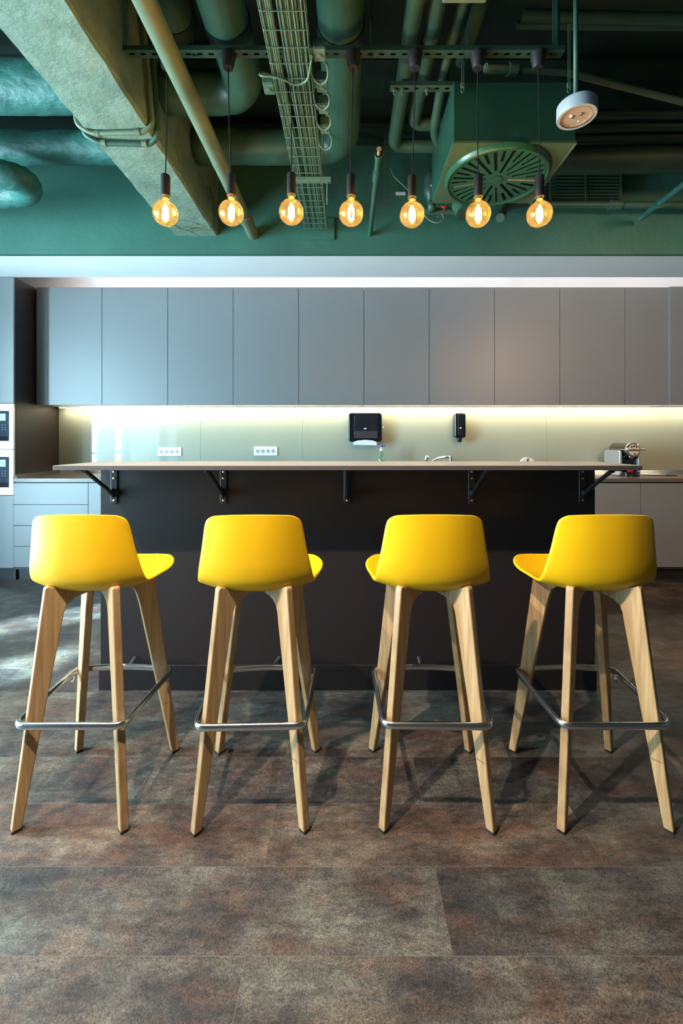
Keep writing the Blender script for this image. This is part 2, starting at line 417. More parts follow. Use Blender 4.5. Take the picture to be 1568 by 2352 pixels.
def bend(pts, r, n=7):              # polyline with rounded corners
    pts = [Vector(p) for p in pts]; out = [pts[0]]
    for i in range(1, len(pts)-1):
        a = (pts[i-1]-pts[i]).normalized(); b = (pts[i+1]-pts[i]).normalized()
        out += arc(pts[i]+a*r, pts[i], pts[i]+b*r, n)
    return out+[pts[-1]]
def rrect(x0, x1, y0, y1, r, n=5):
    out = []
    for cx, cy, a0 in ((x1-r, y0+r, -PI/2), (x1-r, y1-r, 0), (x0+r, y1-r, PI/2), (x0+r, y0+r, PI)):
        for i in range(n+1): a = a0+PI/2*i/n; out.append((cx+r*math.cos(a), cy+r*math.sin(a)))
    return out
XZ = lambda a, b, t: (a, t, b)

# ------------------------------------------------------------------ room shell
XL, XR, YB, YW, ZC = -4.0, 4.4, -4.5, 4.31, 3.42
def struct(o): return tag(o, kind='structure')
struct(bx(XL-.1, XR+.1, YB-.1, YW+.1, -.08, 0).build('floor', M['floor']))
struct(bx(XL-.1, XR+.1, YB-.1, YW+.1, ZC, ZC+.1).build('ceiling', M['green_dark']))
struct(bx(XL-.1, XR+.1, YW, YW+.12, 0, ZC).build('wall_back', M['whitepaint']))
struct(bx(XR, XR+.1, YB, YW, 0, ZC).build('wall_right', M['farwall']))
struct(bx(XL-.1, XR+.1, YB-.12, YB, 0, ZC).build('wall_front', M['farwall']))
# left wall with three tall window openings
WIN = [(1.48, 1.91), (.70, 1.12), (-.70, .62), (-1.6, -1.04)]
wl = MB(); y = YB
for a, b in sorted(WIN):
    wl.box(XL-.12, XL, y, a, 0, ZC); wl.box(XL-.12, XL, a, b, 2.55, ZC); wl.box(XL-.12, XL, a, b, 0, .06); y = b
wl.box(XL-.12, XL, y, YW, 0, ZC)
struct(wl.build('wall_left', M['farwall']))
for i, (a, b) in enumerate(WIN):
    w = MB(); t = .05
    w.box(XL-.09, XL-.03, a, a+t, .06, 2.55); w.box(XL-.09, XL-.03, b-t, b, .06, 2.55)
    w.box(XL-.09, XL-.03, a+t, b-t, .06, .06+t); w.box(XL-.09, XL-.03, a+t, b-t, 2.55-t, 2.55); w.box(XL-.08, XL-.04, a+t, b-t, .98, 1.02)
    wo = struct(w.build('window_%d' % (i+1), M['winframe'], org=(XL-.06, (a+b)/2, .06)))
    if i > 1: bx(XL-.028, XL-.026, a+.01, b-.01, .10, 2.54).build('roller_blind', M['white'], wo)
# lowered front above the kitchen: green face, white soffit, lit recess over the wall cabinets
YS = 3.28; ZS = 2.603
struct(bx(XL, XR, YS, YS+.03, ZS, ZC).build('wall_upper', M['green']))
struct(bx(XL, XR, YS+.031, 3.745, ZS+.002, ZS+.03).build('trim_1', M['whitepaint']))
struct(bx(XL, XR, 3.72, 3.745, ZS+.031, ZC).build('trim_2', M['whitepaint']))
struct(bx(XL, XR, 3.746, YW, 2.86, 2.90).build('trim_3', M['whitepaint']))

# ------------------------------------------------------------------ concrete beam
bm_ = MB()
X0, X1, ZB = -1.312, -.985, 2.742
ny = 60; rng = random.Random(3)
secs = []
for i in range(ny+1):
    yy = -1.0+(YS+1.0)*i/ny
    j = lambda s=.006: rng.uniform(-s, s)
    secs.append([(X0+j(.004), yy, ZC), (X0+j(.004), yy, ZB+.02+j()), (X0+.012+j(), yy, ZB+j(.003)), ((X0+X1)/2, yy, ZB+j(.003)),
                 (X1-.012+j(.004), yy, ZB+j(.003)), (X1+j(.004), yy, ZB+.015+j()), (X1+j(.003), yy, ZC)])
bm_.rings(secs)
tag(bm_.build('concrete_beam', M['concrete'], org=(-1.15, 1, ZC)), 'rough green-painted concrete beam running away under the ceiling at the left', 'beam')

# ------------------------------------------------------------------ wall cabinets
YU = 3.965
ucx = [83, 234, 385, 535.3, 685.6, 835.7, 985.7, 1135.6, 1285.5, 1435, 1536]
ulab = ['grey wall cabinet at the far left, against the tall oven cabinet', 'grey wall cabinet second from the left end of the row',
        'grey wall cabinet above the left-hand socket strip', 'grey wall cabinet above the right-hand socket strip',
        'grey wall cabinet fifth from the left end of the row', 'grey wall cabinet above the paper towel dispenser, its left edge over it',
        'grey wall cabinet seventh from the left, partly over the soap dispenser', 'grey wall cabinet eighth from the left, just right of the soap dispenser',
        'grey wall cabinet ninth from the left, left neighbour of the one over the coffee machine', 'narrower brownish-grey wall cabinet beside the right-hand end unit, over the coffee machine']
zu0, zu1 = WZ(929, YU), WZ(660, YU)
for i in range(10):
    xa, xb = WX(ucx[i], YU), WX(ucx[i+1], YU)
    t = thing('wall_cabinet', ulab[i], 'cabinet', ((xa+xb)/2, YU+.17, zu0), 'wall cabinets in a row')
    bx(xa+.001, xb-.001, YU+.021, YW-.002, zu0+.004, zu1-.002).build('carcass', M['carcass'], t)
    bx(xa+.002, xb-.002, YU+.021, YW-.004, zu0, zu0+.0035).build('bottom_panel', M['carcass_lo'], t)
    bx(xa+.002, xb-.002, YU, YU+.019, zu0-.004, zu1).build('door', M['cabinet'], t, bevel=.0012)
xa = WX(1537.5, YU-.02)
t = thing('wall_cabinet', 'wall cabinet cut off by the right edge of the photo', 'cabinet', (xa+.3, YU+.17, zu0), 'wall cabinets in a row')
bx(xa+.001, xa+.6, YU+.001, YW-.002, zu0+.004, zu1-.002).build('carcass', M['carcass'], t)
bx(xa+.002, xa+.6, YU-.02, YU, zu0-.004, zu1).build('door', M['cabinet'], t, bevel=.0012)
# LED profiles
xl0, xl1 = WX(90, YU), 3.5
t = thing('under_cabinet_light', 'long glowing LED strip under the wall cabinets', 'light', (0, 4.20, zu0))
bx(xl0+.02, xl1, 4.205, 4.235, zu0-.009, zu0-.001).build('profile', M['satin'], t)
bx(xl0+.02, xl1, 4.206, 4.250, zu0-.0125, zu0-.0095).build('diffuser', M['led_warm'], t)
t = thing('cove_light', 'hidden LED strip lighting the white recess above the wall cabinets', 'light', (0, 4.1, zu1))
bx(-2.84, xl1, 4.06, 4.09, zu1, zu1+.008).build('profile', M['satin'], t)
bx(-2.83, xl1, 4.065, 4.085, zu1+.008, zu1+.011).build('diffuser', M['led_cool'], t)

# ------------------------------------------------------------------ tall oven cabinet at the left
YT = 3.745; XT = -2.862; XT0 = XT-.6; YBs = 3.72
t = thing('tall_cabinet', 'tall grey cabinet at the left edge housing two built-in ovens', 'cabinet', (XT-.3, 4.0, 0))
zo = [WZ(927, YT), WZ(1032, YT), WZ(1137, YT)]
bx(XT-.016, XT, YT+.003, YW-.002, .0, ZS-.003).build('side_panel', M['cabinet_side'], t, bevel=.001)
bx(XT0, XT-.017, YT+.021, YW-.002, .1, zo[2]-.004).build('carcass', M['carcass'], t)
bx(XT0, XT-.017, YT+.021, YW-.002, zo[0]+.004, ZS-.003).build('carcass', M['carcass'], t)
bx(XT0, XT-.003, YT-.018, YT+.001, zo[0]+.002, ZS-.004).build('door', M['cabinet'], t, bevel=.0012)
bx(XT0, XT-.003, YT-.018, YT+.001, WZ(1303, YT), zo[2]-.003).build('door', M['cabinet'], t, bevel=.0012)
bx(XT0, XT-.02, YT+.04, YT+.055, 0, .1).build('toe_kick', M['toekick'], t)
for k, lab in ((0, 'upper built-in steel oven with dark control panel in the tall cabinet'), (1, 'lower built-in steel oven with dark control panel in the tall cabinet')):
    z1 = zo[k]-.002; z0 = zo[k+1]+.002
    o = thing('built_in_oven', lab, 'oven', (XT-.3, YT, z0), 'built-in ovens')
    bx(XT0+.002, XT-.003, YT-.02, YT, z0, z1).build('front_panel', M['steelwhite'], o, bevel=.002)
    bx(XT0+.02, XT-.04, YT+.001, YT+.4, z0+.01, z1-.01).build('casing', M['carcass'], o)
    px0, px1 = WX(-25, YT), WX(24.5, YT)
    za, zb = WZ(1013 if k == 0 else 1119, YT), WZ(944 if k == 0 else 1049, YT)
    p = bx(px0, px1, YT-.026, YT-.0201, za, zb).build('control_panel', M['ovenpanel'], o, bevel=.001)
    bx(px1-.07, px1-.022, YT-.028, YT-.0262, zb-.085, zb-.024).build('display', M['display'], p)
    kb = MB()
    for r_ in range(3):
        for c_ in range(3): kb.lathe([(.0001, -.0285), (.0035, -.0285), (.0035, -.026)], (px1-.078+c_*.026, YT, zb-.12-r_*.021), 'y', 8)
    kb.build('key_markings', M['dots'], p)
    bx(px0, px1-.004, YT-.0275, YT-.0262, za+.002, za+.042).build('handle_flap', M['smoke'], p)

# ------------------------------------------------------------------ base cabinets and worktop
zt = WZ(1303, YBs); ztop = .846
XD1 = WX(202.5, YBs)
t = thing('base_cabinet', 'grey base cabinet with four drawers beside the tall oven cabinet', 'cabinet', ((XT+XD1)/2, 4.0, 0), 'base cabinets under the worktop')
bx(XT+.003, XD1-.001, YBs+.021, YW-.004, .095, ztop).build('carcass', M['carcass'], t)
bx(XT+.003, XD1-.001, YBs+.05, YBs+.065, 0, .094).build('toe_kick', M['toekick'], t)
ys = [1109.5, 1159, 1207.3, 1255, 1303]
for k in range(4):
    bx(XT+.003, XD1-.002, YBs, YBs+.019, WZ(ys[k+1], YBs)+.002, WZ(ys[k], YBs)-.002).build('drawer', M['cabinet'], t, bevel=.0012)
blab = {0: 'grey base cabinet right of the four drawers, half hidden by the island'}
xs = [XD1]+[XD1+.6*k for k in range(1, 7)]+[WX(1366, YBs)-.05, WX(1471, YBs), WX(1471, YBs)+.6, WX(1471, YBs)+1.2]
for i in range(len(xs)-1):
    xa, xb = xs[i], xs[i+1]
    g = 'base cabinets under the worktop'
    if i == 0: lab = blab[0]
    elif i == len(xs)-3: lab = 'grey base cabinet under the coffee machine, right of the island'
    elif i == len(xs)-2: lab = 'grey base cabinet cut off by the right edge of the photo'
    elif i == len(xs)-1: lab = 'grey base cabinet at the far right end of the worktop'
    else: lab = 'grey base cabinet hidden behind the dark island'; g = 'base cabinets behind the island'
    t = thing('base_cabinet', lab, 'cabinet', ((xa+xb)/2, 4.0, 0), g)
    bx(xa+.001, xb-.001, YBs+.021, YW-.004, .095, ztop).build('carcass', M['carcass'], t)
    bx(xa+.001, xb-.001, YBs+.05, YBs+.065, 0, .094).build('toe_kick', M['toekick'], t)
    bx(xa+.002, xb-.002, YBs, YBs+.019, zt, WZ(1109.5, YBs)-.002).build('door', M['cabinet'], t, bevel=.0012)
ZW = .878
tag(bx(XT+.001, 4.0, YBs-.012, YW-.016, ztop+.001, ZW).build('worktop', M['worktop'], org=(0, 4, ztop), bevel=.002), 'long brown-grey stone-look worktop along the back wall', 'worktop')
t = thing('worktop_upstand', 'slim metal sealing strip along the back and left end of the worktop', 'trim', (XT, YW, ZW))
MB().prism([(0, 0), (.028, 0), (.004, .03), (0, .03)], XT+.03, 4.0, lambda a, b, x: (x, YW-.015-a, ZW+b)).build('back_strip', M['satin'], t)
MB().prism([(0, 0), (.028, 0), (.004, .03), (0, .03)], YBs+.01, YW-.016, lambda a, b, x: (XT+.001+a, x, ZW+b)).build('side_strip', M['bar_edge'], t)
# glass backsplash
gx = [XT+.002, WX(461, YW), WX(694.5, YW), WX(1253, YW), 4.2]
gl = ['grey-green glass backsplash panel at the left, mirroring the windows', 'narrow glass backsplash panel with the right-hand socket strip',
      'wide glass backsplash panel behind the towel and soap dispensers', 'glass backsplash panel behind the coffee machine']
for i in range(4):
    tag(bx(gx[i]+.001, gx[i+1]-.001, YW-.012, YW-.002, ZW+.001, zu0-.003).build('backsplash_panel', M['splash'], org=((gx[i]+gx[i+1])/2, YW, ZW), bevel=.0006), gl[i], 'glass panel', 'glass backsplash panels')
YG = YW-.012

# ------------------------------------------------------------------ sockets
def sockets(px0, px1, py0, py1, lab):
    xa, xb, za, zb = WX(px0, YG), WX(px1, YG), WZ(py1, YG), WZ(py0, YG)
    t = thing('power_socket', lab, 'socket', ((xa+xb)/2, YG, za), 'white socket strips on the backsplash')
    MB().prism(rrect(xa, xb, za, zb, .008), YG-.011, YG-.0003, XZ).build('frame', M['white'], t, bevel=.002)
    st = (xb-xa-.028)/4
    for k in range(4):
        cx = xa+.014+st*(k+.5); cz = (za+zb)/2
        s_ = MB().prism(rrect(cx-st/2+.001, cx+st/2-.001, cz-.024, cz+.024, .002), YG-.013, YG-.0112, XZ).build('outlet', M['white'], t)
        MB().lathe([(.020, -.0132), (.020, -.0142), (.0175, -.0142), (.0172, -.0133), (.0001, -.0133)], (cx, YG, cz), 'y', 24).build('well', M['socketgrey'], s_, smooth=False)
        h = MB()
        for dx in (-.0085, .0085): h.lathe([(.0001, -.0146), (.0026, -.0146), (.0026, -.0132)], (cx+dx, YG, cz), 'y', 10)
        for dz in (-.0165, .0165): h.box(cx-.002, cx+.002, YG-.0146, YG-.0132, cz+dz-.002, cz+dz+.002)
        h.build('pin_holes', M['hole'], s_)
sockets(363, 417, 1028, 1047, 'white four-gang socket strip on the left part of the glass backsplash')
sockets(583.5, 637, 1026, 1046, 'white four-gang socket strip nearer the middle, left of the towel dispenser')

# ------------------------------------------------------------------ towel dispenser
YD = YG-.105
xa, xb, za, zb = WX(800, YD), WX(877, YD), WZ(1015, YD), WZ(948, YD)
t = thing('paper_towel_dispenser', 'black paper towel dispenser on the glass with a sheet hanging out', 'dispenser', ((xa+xb)/2, YG-.05, za))
MB().prism(rrect(xa, xb, za, zb, .028), YD, YG-.0005, XZ).build('housing', M['blackplastic'], t, bevel=.012, seg=4)
MB().prism(rrect(xa+.055, xb-.04, za+.035, zb-.02, .006), YD-.003, YD-.0001, XZ).build('viewing_window', M['smoke'], t, bevel=.002)
MB().prism([(xa+.06, za+.036), (xb-.046, za+.036), (xb-.046, za+.105), (xa+.06, za+.105)], YD-.0045, YD-.0032, XZ).build('towel_stack', mat('towels_behind_window', (.055, .045, .055, 1), .3), t)
cx = (xa+xb)/2
MB().prism([(cx-.014, WZ(986, YD)), (cx+.008, WZ(986, YD)), (cx+.012, WZ(983, YD)), (cx-.010, WZ(983, YD))], YD-.006, YD-.0046, XZ).build('emblem', M['white'], t)
pp = [(xa+.045, za-.028), (xb-.05, za-.034), (xb-.05, za-.002), (xb-.09, za+.014), (cx, za+.02), (xa+.09, za+.014), (xa+.045, za-.002)]
MB().prism(pp, YD-.002, YD+.012, XZ).build('paper_sheet', M['paper'], t, bevel=.001)
MB().cyl((xb, YD+.05, WZ(982, YD)), (xb+.014, YD+.05, WZ(982, YD)), .005, seg=10).lathe([(.0001, 0), (.009, 0), (.009, .006), (.0001, .006)], (xb+.014, YD+.05, WZ(982, YD)), 'x', 12).build('lock', M['chrome'], t)

# ------------------------------------------------------------------ soap dispenser
YD = YG-.10
xa, xb, za, zb = WX(1044.5, YD), WX(1070, YD), WZ(1006, YD), WZ(948, YD)
t = thing('soap_dispenser', 'slim black wall soap dispenser on the glass backsplash', 'dispenser', ((xa+xb)/2, YG-.05, za))
MB().prism(rrect(xa, xb, za, zb, .024), YD, YG-.0005, XZ).build('housing', M['blackplastic'], t, bevel=.014, seg=4)
MB().prism(rrect(xa+.03, xb-.03, za+.03, zb-.012, .006), YD-.003, YD-.0001, XZ).build('front_cover', M['smoke'], t, bevel=.002)
cx = (xa+xb)/2
MB().prism([(cx-.012, WZ(984.5, YD)), (cx+.006, WZ(984.5, YD)), (cx+.010, WZ(981.5, YD)), (cx-.008, WZ(981.5, YD))], YD-.0045, YD-.0031, XZ).build('emblem', M['white'], t)
MB().lathe([(.0001, -.042), (.018, -.040), (.022, -.030), (.022, -.018), (.026, -.012), (.026, .002), (.0001, .002)], (cx, YD+.035, za), 'z', 20).build('nozzle', M['blackplastic'], t, smooth=True)

# ------------------------------------------------------------------ things on the worktop
bx_, by_ = WX(875.5, 4.12), 4.12
t = thing('soap_bottle', 'clear pump bottle of green dish soap with a blue pump', 'bottle', (bx_, by_, ZW))
MB().lathe([(.0001, .0), (.040, 0), (.043, .008), (.043, .10), (.038, .15), (.026, .195), (.014, .215), (.013, .225), (.0001, .225)], (bx_, by_, ZW+.001), 'z', 24).build('bottle_body', M['clear'], t, smooth=True)
MB().lathe([(.0001, .004), (.036, .004), (.038, .06), (.0001, .062)], (bx_, by_, ZW+.001), 'z', 24).build('liquid', M['greenliq'], t, smooth=True)
MB().lathe([(.0001, .06), (.008, .06), (.007, .20), (.0001, .20)], (bx_, by_, ZW), 'z', 12).build('dip_tube', M['greenliq'], t, smooth=True)
MB().lathe([(.0001, .226), (.015, .226), (.015, .245), (.005, .248), (.005, .262), (.0001, .262)], (bx_, by_, ZW), 'z', 20).build('collar', M['white'], t)
mb = MB().lathe([(.0001, .2625), (.013, .2625), (.014, .276), (.0001, .279)], (bx_, by_, ZW), 'z', 20)
mb.tube([(bx_+.008, by_, ZW+.272), (bx_+.030, by_, ZW+.272), (bx_+.036, by_, ZW+.262)], .004, 8).build('pump_head', M['bluecap'], t)

fx, fy = WX(980, 4.12), 4.12
t = thing('faucet', 'chrome sink faucet just showing above the bar top', 'faucet', (fx, fy, ZW))
MB().lathe([(.0001, 0), (.03, 0), (.03, .01), (.022, .014), (.022, .12), (.0001, .125)], (fx, fy, ZW+.0005), 'z', 24).build('body', M['chrome'], t, autos=True)
MB().lathe([(.0001, .126), (.021, .126), (.023, .140), (.023, .168), (.018, .178), (.0001, .181)], (fx, fy, ZW), 'z', 24).build('lever_knob', M['chrome'], t, smooth=True)
sp = [(fx+.015, fy-.01, ZW+.09), (fx+.05, fy-.05, ZW+.135), (fx+.09, fy-.09, ZW+.160), (fx+.14, fy-.13, ZW+.172), (fx+.185, fy-.16, ZW+.172)]
MB().tube(sp, [.014, .013, .012, .011, .011], 14).build('spout', M['chrome'], t, smooth=True)
MB().lathe([(.0001, -.03), (.014, -.03), (.014, .012), (.0001, .014)], (fx+.188, fy-.162, ZW+.165), 'z', 16).build('aerator', M['chrome'], t, autos=True)

px_, py_ = WX(1213, 4.16), 4.16
t = thing('plate', 'white plate with a dark leaf motif standing against the backsplash', 'plate', (px_, py_, ZW))
R_ = .083; tilt = math.radians(14)
def plate_pt(a, b, h):
    return (px_+a, py_+.03+(b)*math.sin(tilt)-h*math.cos(tilt), ZW+.0015+(R_+b)*math.cos(tilt)+h*math.sin(tilt)*.5)
mb = MB(); rings = []
for r, h in [(.001, .0), (.045, .0), (.055, .004), (R_, .014), (R_, .017), (.053, .008), (.044, .004), (.001, .004)]:
    rings.append([plate_pt(r*math.cos(2*PI*j/36), r*math.sin(2*PI*j/36), h) for j in range(36)])
mb.rings(rings).build('dish', M['white'], t, smooth=True)
lf = MB().prism([(-.012, .03), (-.004, .045), (.006, .062), (.012, .078), (.012, .058), (.008, .042), (.0, .03)], .0125, .0185, lambda a, b, h: plate_pt(a, b, h))
lf.build('leaf_motif', M['hole'], t)

# coffee machine
cx0, cx1, cy0, cy1 = WX(1433, 3.93), WX(1469, 3.93), 3.90, 4.20
t = thing('coffee_machine', 'silver and black capsule coffee machine on the right of the worktop', 'coffee machine', ((cx0+cx1)/2, 4.05, ZW))
wd = cx1-cx0; cm = (cx0+cx1)/2; zb = ZW+.001
for s_, nm in ((cx0-.024, 'side_panel'), (cx1+.002, 'side_panel')):
    MB().prism(rrect(cy0+.055, cy1, zb, zb+.232, .03), s_, s_+.022, lambda a, b, x: (x, a, b)).build(nm, M['silver'], t, bevel=.006, seg=3)
MB().prism(rrect(cy0+.10, cy1-.01, zb+.002, zb+.225, .01), cx0, cx1, lambda a, b, x: (x, a, b)).build('core', M['blackplastic'], t)
bx(cx0+.002, cx1-.002, cy0+.085, cy0+.0995, zb+.045, zb+.20).build('front_panel', M['blackplastic'], t)
MB().prism([(cm+math.cos(a)*wd*.52, cy0+.045+math.sin(a)*.052) for a in [PI+PI*i/16 for i in range(17)]]+[(cx1, cy0+.10), (cx0, cy0+.10)], zb, zb+.038, lambda a, b, z: (a, b, z)).build('drip_tray', M['blackplastic'], t, bevel=.003)
hz = zb+.238; hr = .062
MB().lathe([(.0001, cy1-.02), (hr-.004, cy1-.02), (hr, cy1-.03), (hr, cy0+.035), (.0001, cy0+.035)], (cm, 0, hz), 'y', 40).build('head_cylinder', mat('dark_brown_head', (.035, .028, .024, 1), .3), t, autos=True)
MB().lathe([(hr-.001, cy0+.034), (hr+.002, cy0+.034), (hr+.002, cy0+.012), (hr-.004, cy0+.006), (hr-.012, cy0+.006), (hr-.012, cy0+.034)], (cm, 0, hz), 'y', 40, caps=False).build('face_ring', M['chrome'], t, autos=True)
fp = MB().lathe([(.0001, cy0+.004), (hr-.013, cy0+.004), (hr-.013, cy0+.034), (.0001, cy0+.034)], (cm, 0, hz), 'y', 36).build('face_plate', M['cream'], t, autos=True)
for dx, dz in ((-.022, .026), (0, .032), (.022, .026), (.006, -.036)):
    MB().lathe([(.0001, cy0-.001), (.0075, cy0-.001), (.0075, cy0+.0035), (.0001, cy0+.0035)], (cm+dx, 0, hz+dz), 'y', 14).build('button', mat('dark_red_brown_button', (.05, .015, .01, 1), .3) if dx == -.022 else bpy.data.materials['dark_red_brown_button'], fp)
MB().tube(bend([(cm-hr-.010, cy1-.06, hz+.0), (cm-hr-.010, cy0-.022, hz+.002), (cm+hr+.03, cy0-.022, hz+.002), (cm+hr+.03, cy0+.02, hz+.002)], .012), .006, 10).build('lever', M['chrome'], t, smooth=True)
MB().lathe([(.0001, cy0+.03), (.018, cy0+.03), (.022, cy0+.05), (.022, cy0+.084), (.0001, cy0+.084)], (cm, 0, hz-.062), 'y', 20).build('spout', M['chrome'], t, smooth=True)
MB().lathe([(.0001, 0), (.022, 0), (.026, .004), (.030, .03), (.0001, .03)], (cm-.005, cy0+.05, zb+.0385), 'z', 20).build('capsule_bin', M['red'], t, smooth=True)
bx(cm+.02, cm+.05, cy0-.0075, cy0-.006, zb+.018, zb+.022).build('name_badge', M['silver'], t)
kc = [(cx1+.03, 4.16, ZW+.006), (2.70, 4.10, ZW+.005), (2.80, 3.98, ZW+.005), (2.90, 3.93, ZW+.005), (2.96, 3.93, ZW+.005), (2.985, 3.97, ZW+.005), (2.93, 4.02, ZW+.005)]
def smoothpath(p, n=6):
    p = [Vector(q) for q in p]; out = []
    for i in range(len(p)-1):
        a, b, c, d = p[max(i-1, 0)], p[i], p[i+1], p[min(i+2, len(p)-1)]
        for k in range(n):
            t_ = k/n; out.append(.5*((2*b)+(c-a)*t_+(2*a-5*b+4*c-d)*t_**2+(3*b-a-3*c+d)*t_**3))
    return out+[p[-1]]
MB().tube(smoothpath(kc), .0035, 8).build('power_cord', M['cord'], t, smooth=True)

# ------------------------------------------------------------------ island and bar
YI = 2.108; IX0, IX1 = WX(230.5, YI), WX(1366, YI)
t = thing('kitchen_island', 'black-brown island standing in front of the kitchen', 'island', (0, 2.4, 0))
bx(IX0, IX1, YI, YI+.022, .004, 1.078).build('front_panel', M['island'], t, bevel=.0015)
bx(IX0, IX1, YI-.016, YI-.0005, .002, .120).build('plinth', M['island'], t, bevel=.002)
bx(IX0+.001, IX1-.001, YI+.023, YI+.62, .08, .876).build('carcass', M['island'], t, bevel=.001)
bx(IX0-.001, IX1+.001, YI+.023, YI+.65, .877, .905).build('countertop', M['worktop'], t, bevel=.002)
YF = 1.768; BZ0, BZ1 = 1.0795, 1.099
t = thing('breakfast_bar', 'long thin grey bar top fixed along the front of the island', 'bar top', (0, 1.95, BZ0))
bx(IX0+.002, IX1-.002, YF+.002, YI+.022, BZ1-.0015, BZ1).build('top_surface', M['bar'], t)
bx(IX0, IX1, YF, YI+.022, BZ0, BZ1-.0016).build('slab', M['bar_edge'], t, bevel=.001)
brl = ['leftmost black bar bracket under the bar top', 'second black bar bracket from the left, above the second stool', 'middle black bar bracket of the five',
       'fourth black bar bracket from the left, above the third stool', 'rightmost black bar bracket under the bar top']
for i, px in enumerate((261, 512.5, 797, 1083.5, 1338)):
    X = WX(px, 2.1); t = thing('bar_bracket', brl[i], 'bracket', (X, YI, .9), 'bar top brackets')
    pl = rrect(X-.016, X+.016, WZ(1158, 2.1), BZ0-.003, .012)
    MB().prism(pl, YI-.006, YI-.0005, XZ).build('wall_plate', M['black'], t, bevel=.002)
    bx(X-.013, X+.013, YF+.05, YI-.007, BZ0-.007, BZ0-.001).build('top_arm', M['black'], t, bevel=.001)
    MB().tube([(X, YI-.02, WZ(1136, 2.09)), (X, YI-.06, WZ(1124, 2.05)), (X, 1.878, BZ0-.014), (X, 1.862, BZ0-.010)], .0115, 8, flat=(.7, 1)).build('strut', M['black'], t, bevel=.001)
    MB().tube([(X, YI-.012, WZ(1122, 2.1)), (X, YI-.018, WZ(1128, 2.1)), (X, YI-.018, WZ(1136, 2.1)), (X, YI-.012, WZ(1142, 2.1))], [.006, .011, .011, .006], 14).build('hinge_knuckle', M['blackplastic'], t, smooth=True)
    for py in (1083.5, 1098.5, 1149.5):
        MB().lathe([(.0001, YI-.0095), (.0028, YI-.0095), (.0055, YI-.008), (.0055, YI-.0061), (.0001, YI-.0061)], (X, 0, WZ(py, 2.1)), 'y', 12).build('screw', M['brass'], t, smooth=False)
# small black stays on the island above the plinth
for i, (p0, p1) in enumerate((((296, 1527), (312, 1508)), ((630, 1525), (642, 1507)), ((968, 1524), (962, 1507)))):
    a, b = W(p0[0], p0[1], 2.02), W(p1[0], p1[1], 2.106)
    lab = ['black metal footrest stay at the island foot behind the first stool', 'black metal footrest stay at the island foot behind the second stool', 'black metal footrest stay at the island foot behind the third stool'][i]
    a.y = 2.075; a.z = .135; a.x = WX(p0[0], 2.06); b.y = YI-.004; b.z = WZ(p1[1], YI); b.x = WX(p1[0], YI)
    tag(MB().tube([a, b], .010, 8, flat=(.35, 1)).build('footrest_stay', M['black'], org=b), lab, 'bracket', 'small stays at the island foot')

# ------------------------------------------------------------------ bar stools
ROWS = [  # centre y,z | half width | edge y,z
 (.196,.756,.105,.182,.760),(.186,.751,.148,.168,.764),(.165,.743,.180,.147,.767),(.130,.735,.205,.115,.762),(.085,.726,.215,.082,.754),(.04,.719,.212,.047,.746),
 (-.01,.715,.203,.004,.743),(-.058,.7135,.194,-.046,.7405),(-.094,.721,.189,-.066,.746),(-.117,.743,.184,-.080,.768),
 (-.129,.785,.177,-.090,.802),(-.135,.842,.167,-.099,.852),(-.139,.902,.158,-.107,.907),(-.142,.968,.149,-.116,.959)]
def cr(a, b, c, d, t): return .5*((2*b)+(c-a)*t+(2*a-5*b+4*c-d)*t*t+(3*b-a-3*c+d)*t**3)
def shell_row(s):
    n = len(ROWS)-1; i = min(int(s), n-1); t = s-i
    A, B, Cc, D = ROWS[max(i-1, 0)], ROWS[i], ROWS[i+1], ROWS[min(i+2, n)]
    return [cr(A[k], B[k], Cc[k], D[k], t) for k in range(5)]
def make_shell():
    ss = [0, .02, .06, .12]+[.2+.2*k for k in range(62)]+[12.65, 12.72, 12.79, 12.85, 12.9, 12.94, 12.97, 12.99, 13]
    ss = sorted(set(round(x, 4) for x in ss)); nu = 28
    vs = []; fs = []; rr = .030
    for s in ss:
        yc, zc, w, ye, ze = shell_row(s); w0 = w
        e = .968-zc
        if s > 11 and e < rr: w = w-rr+math.sqrt(max(0, rr*rr-(rr-max(e, 0))**2))
        if s < .2:
            e0 = s/.2; w = w-.02*(1-math.sqrt(1-(1-e0)**2))
        for j in range(nu+1):
            u = -1+2*j/nu; q = abs(u*w/w0)**2.3
            vs.append((w*u, yc+(ye-yc)*q, zc+(ze-zc)*q))
    for i in range(len(ss)-1):
        for j in range(nu):
            a = i*(nu+1)+j; fs.append((a, a+nu+1, a+nu+2, a+1))
    return MB().add(vs, fs)
def leg_profile(R):
    s = (R-.238)
    return [(R+.014, .006), (.167+s*.2, .728), (.159, .734), (.13, .724), (.08, .706), (.03, .700), (.03, .690), (.072, .682), (.092, .673), (.106, .660), (.114, .640),
            (.120+s*.3, .60), (R-.013, .006)]
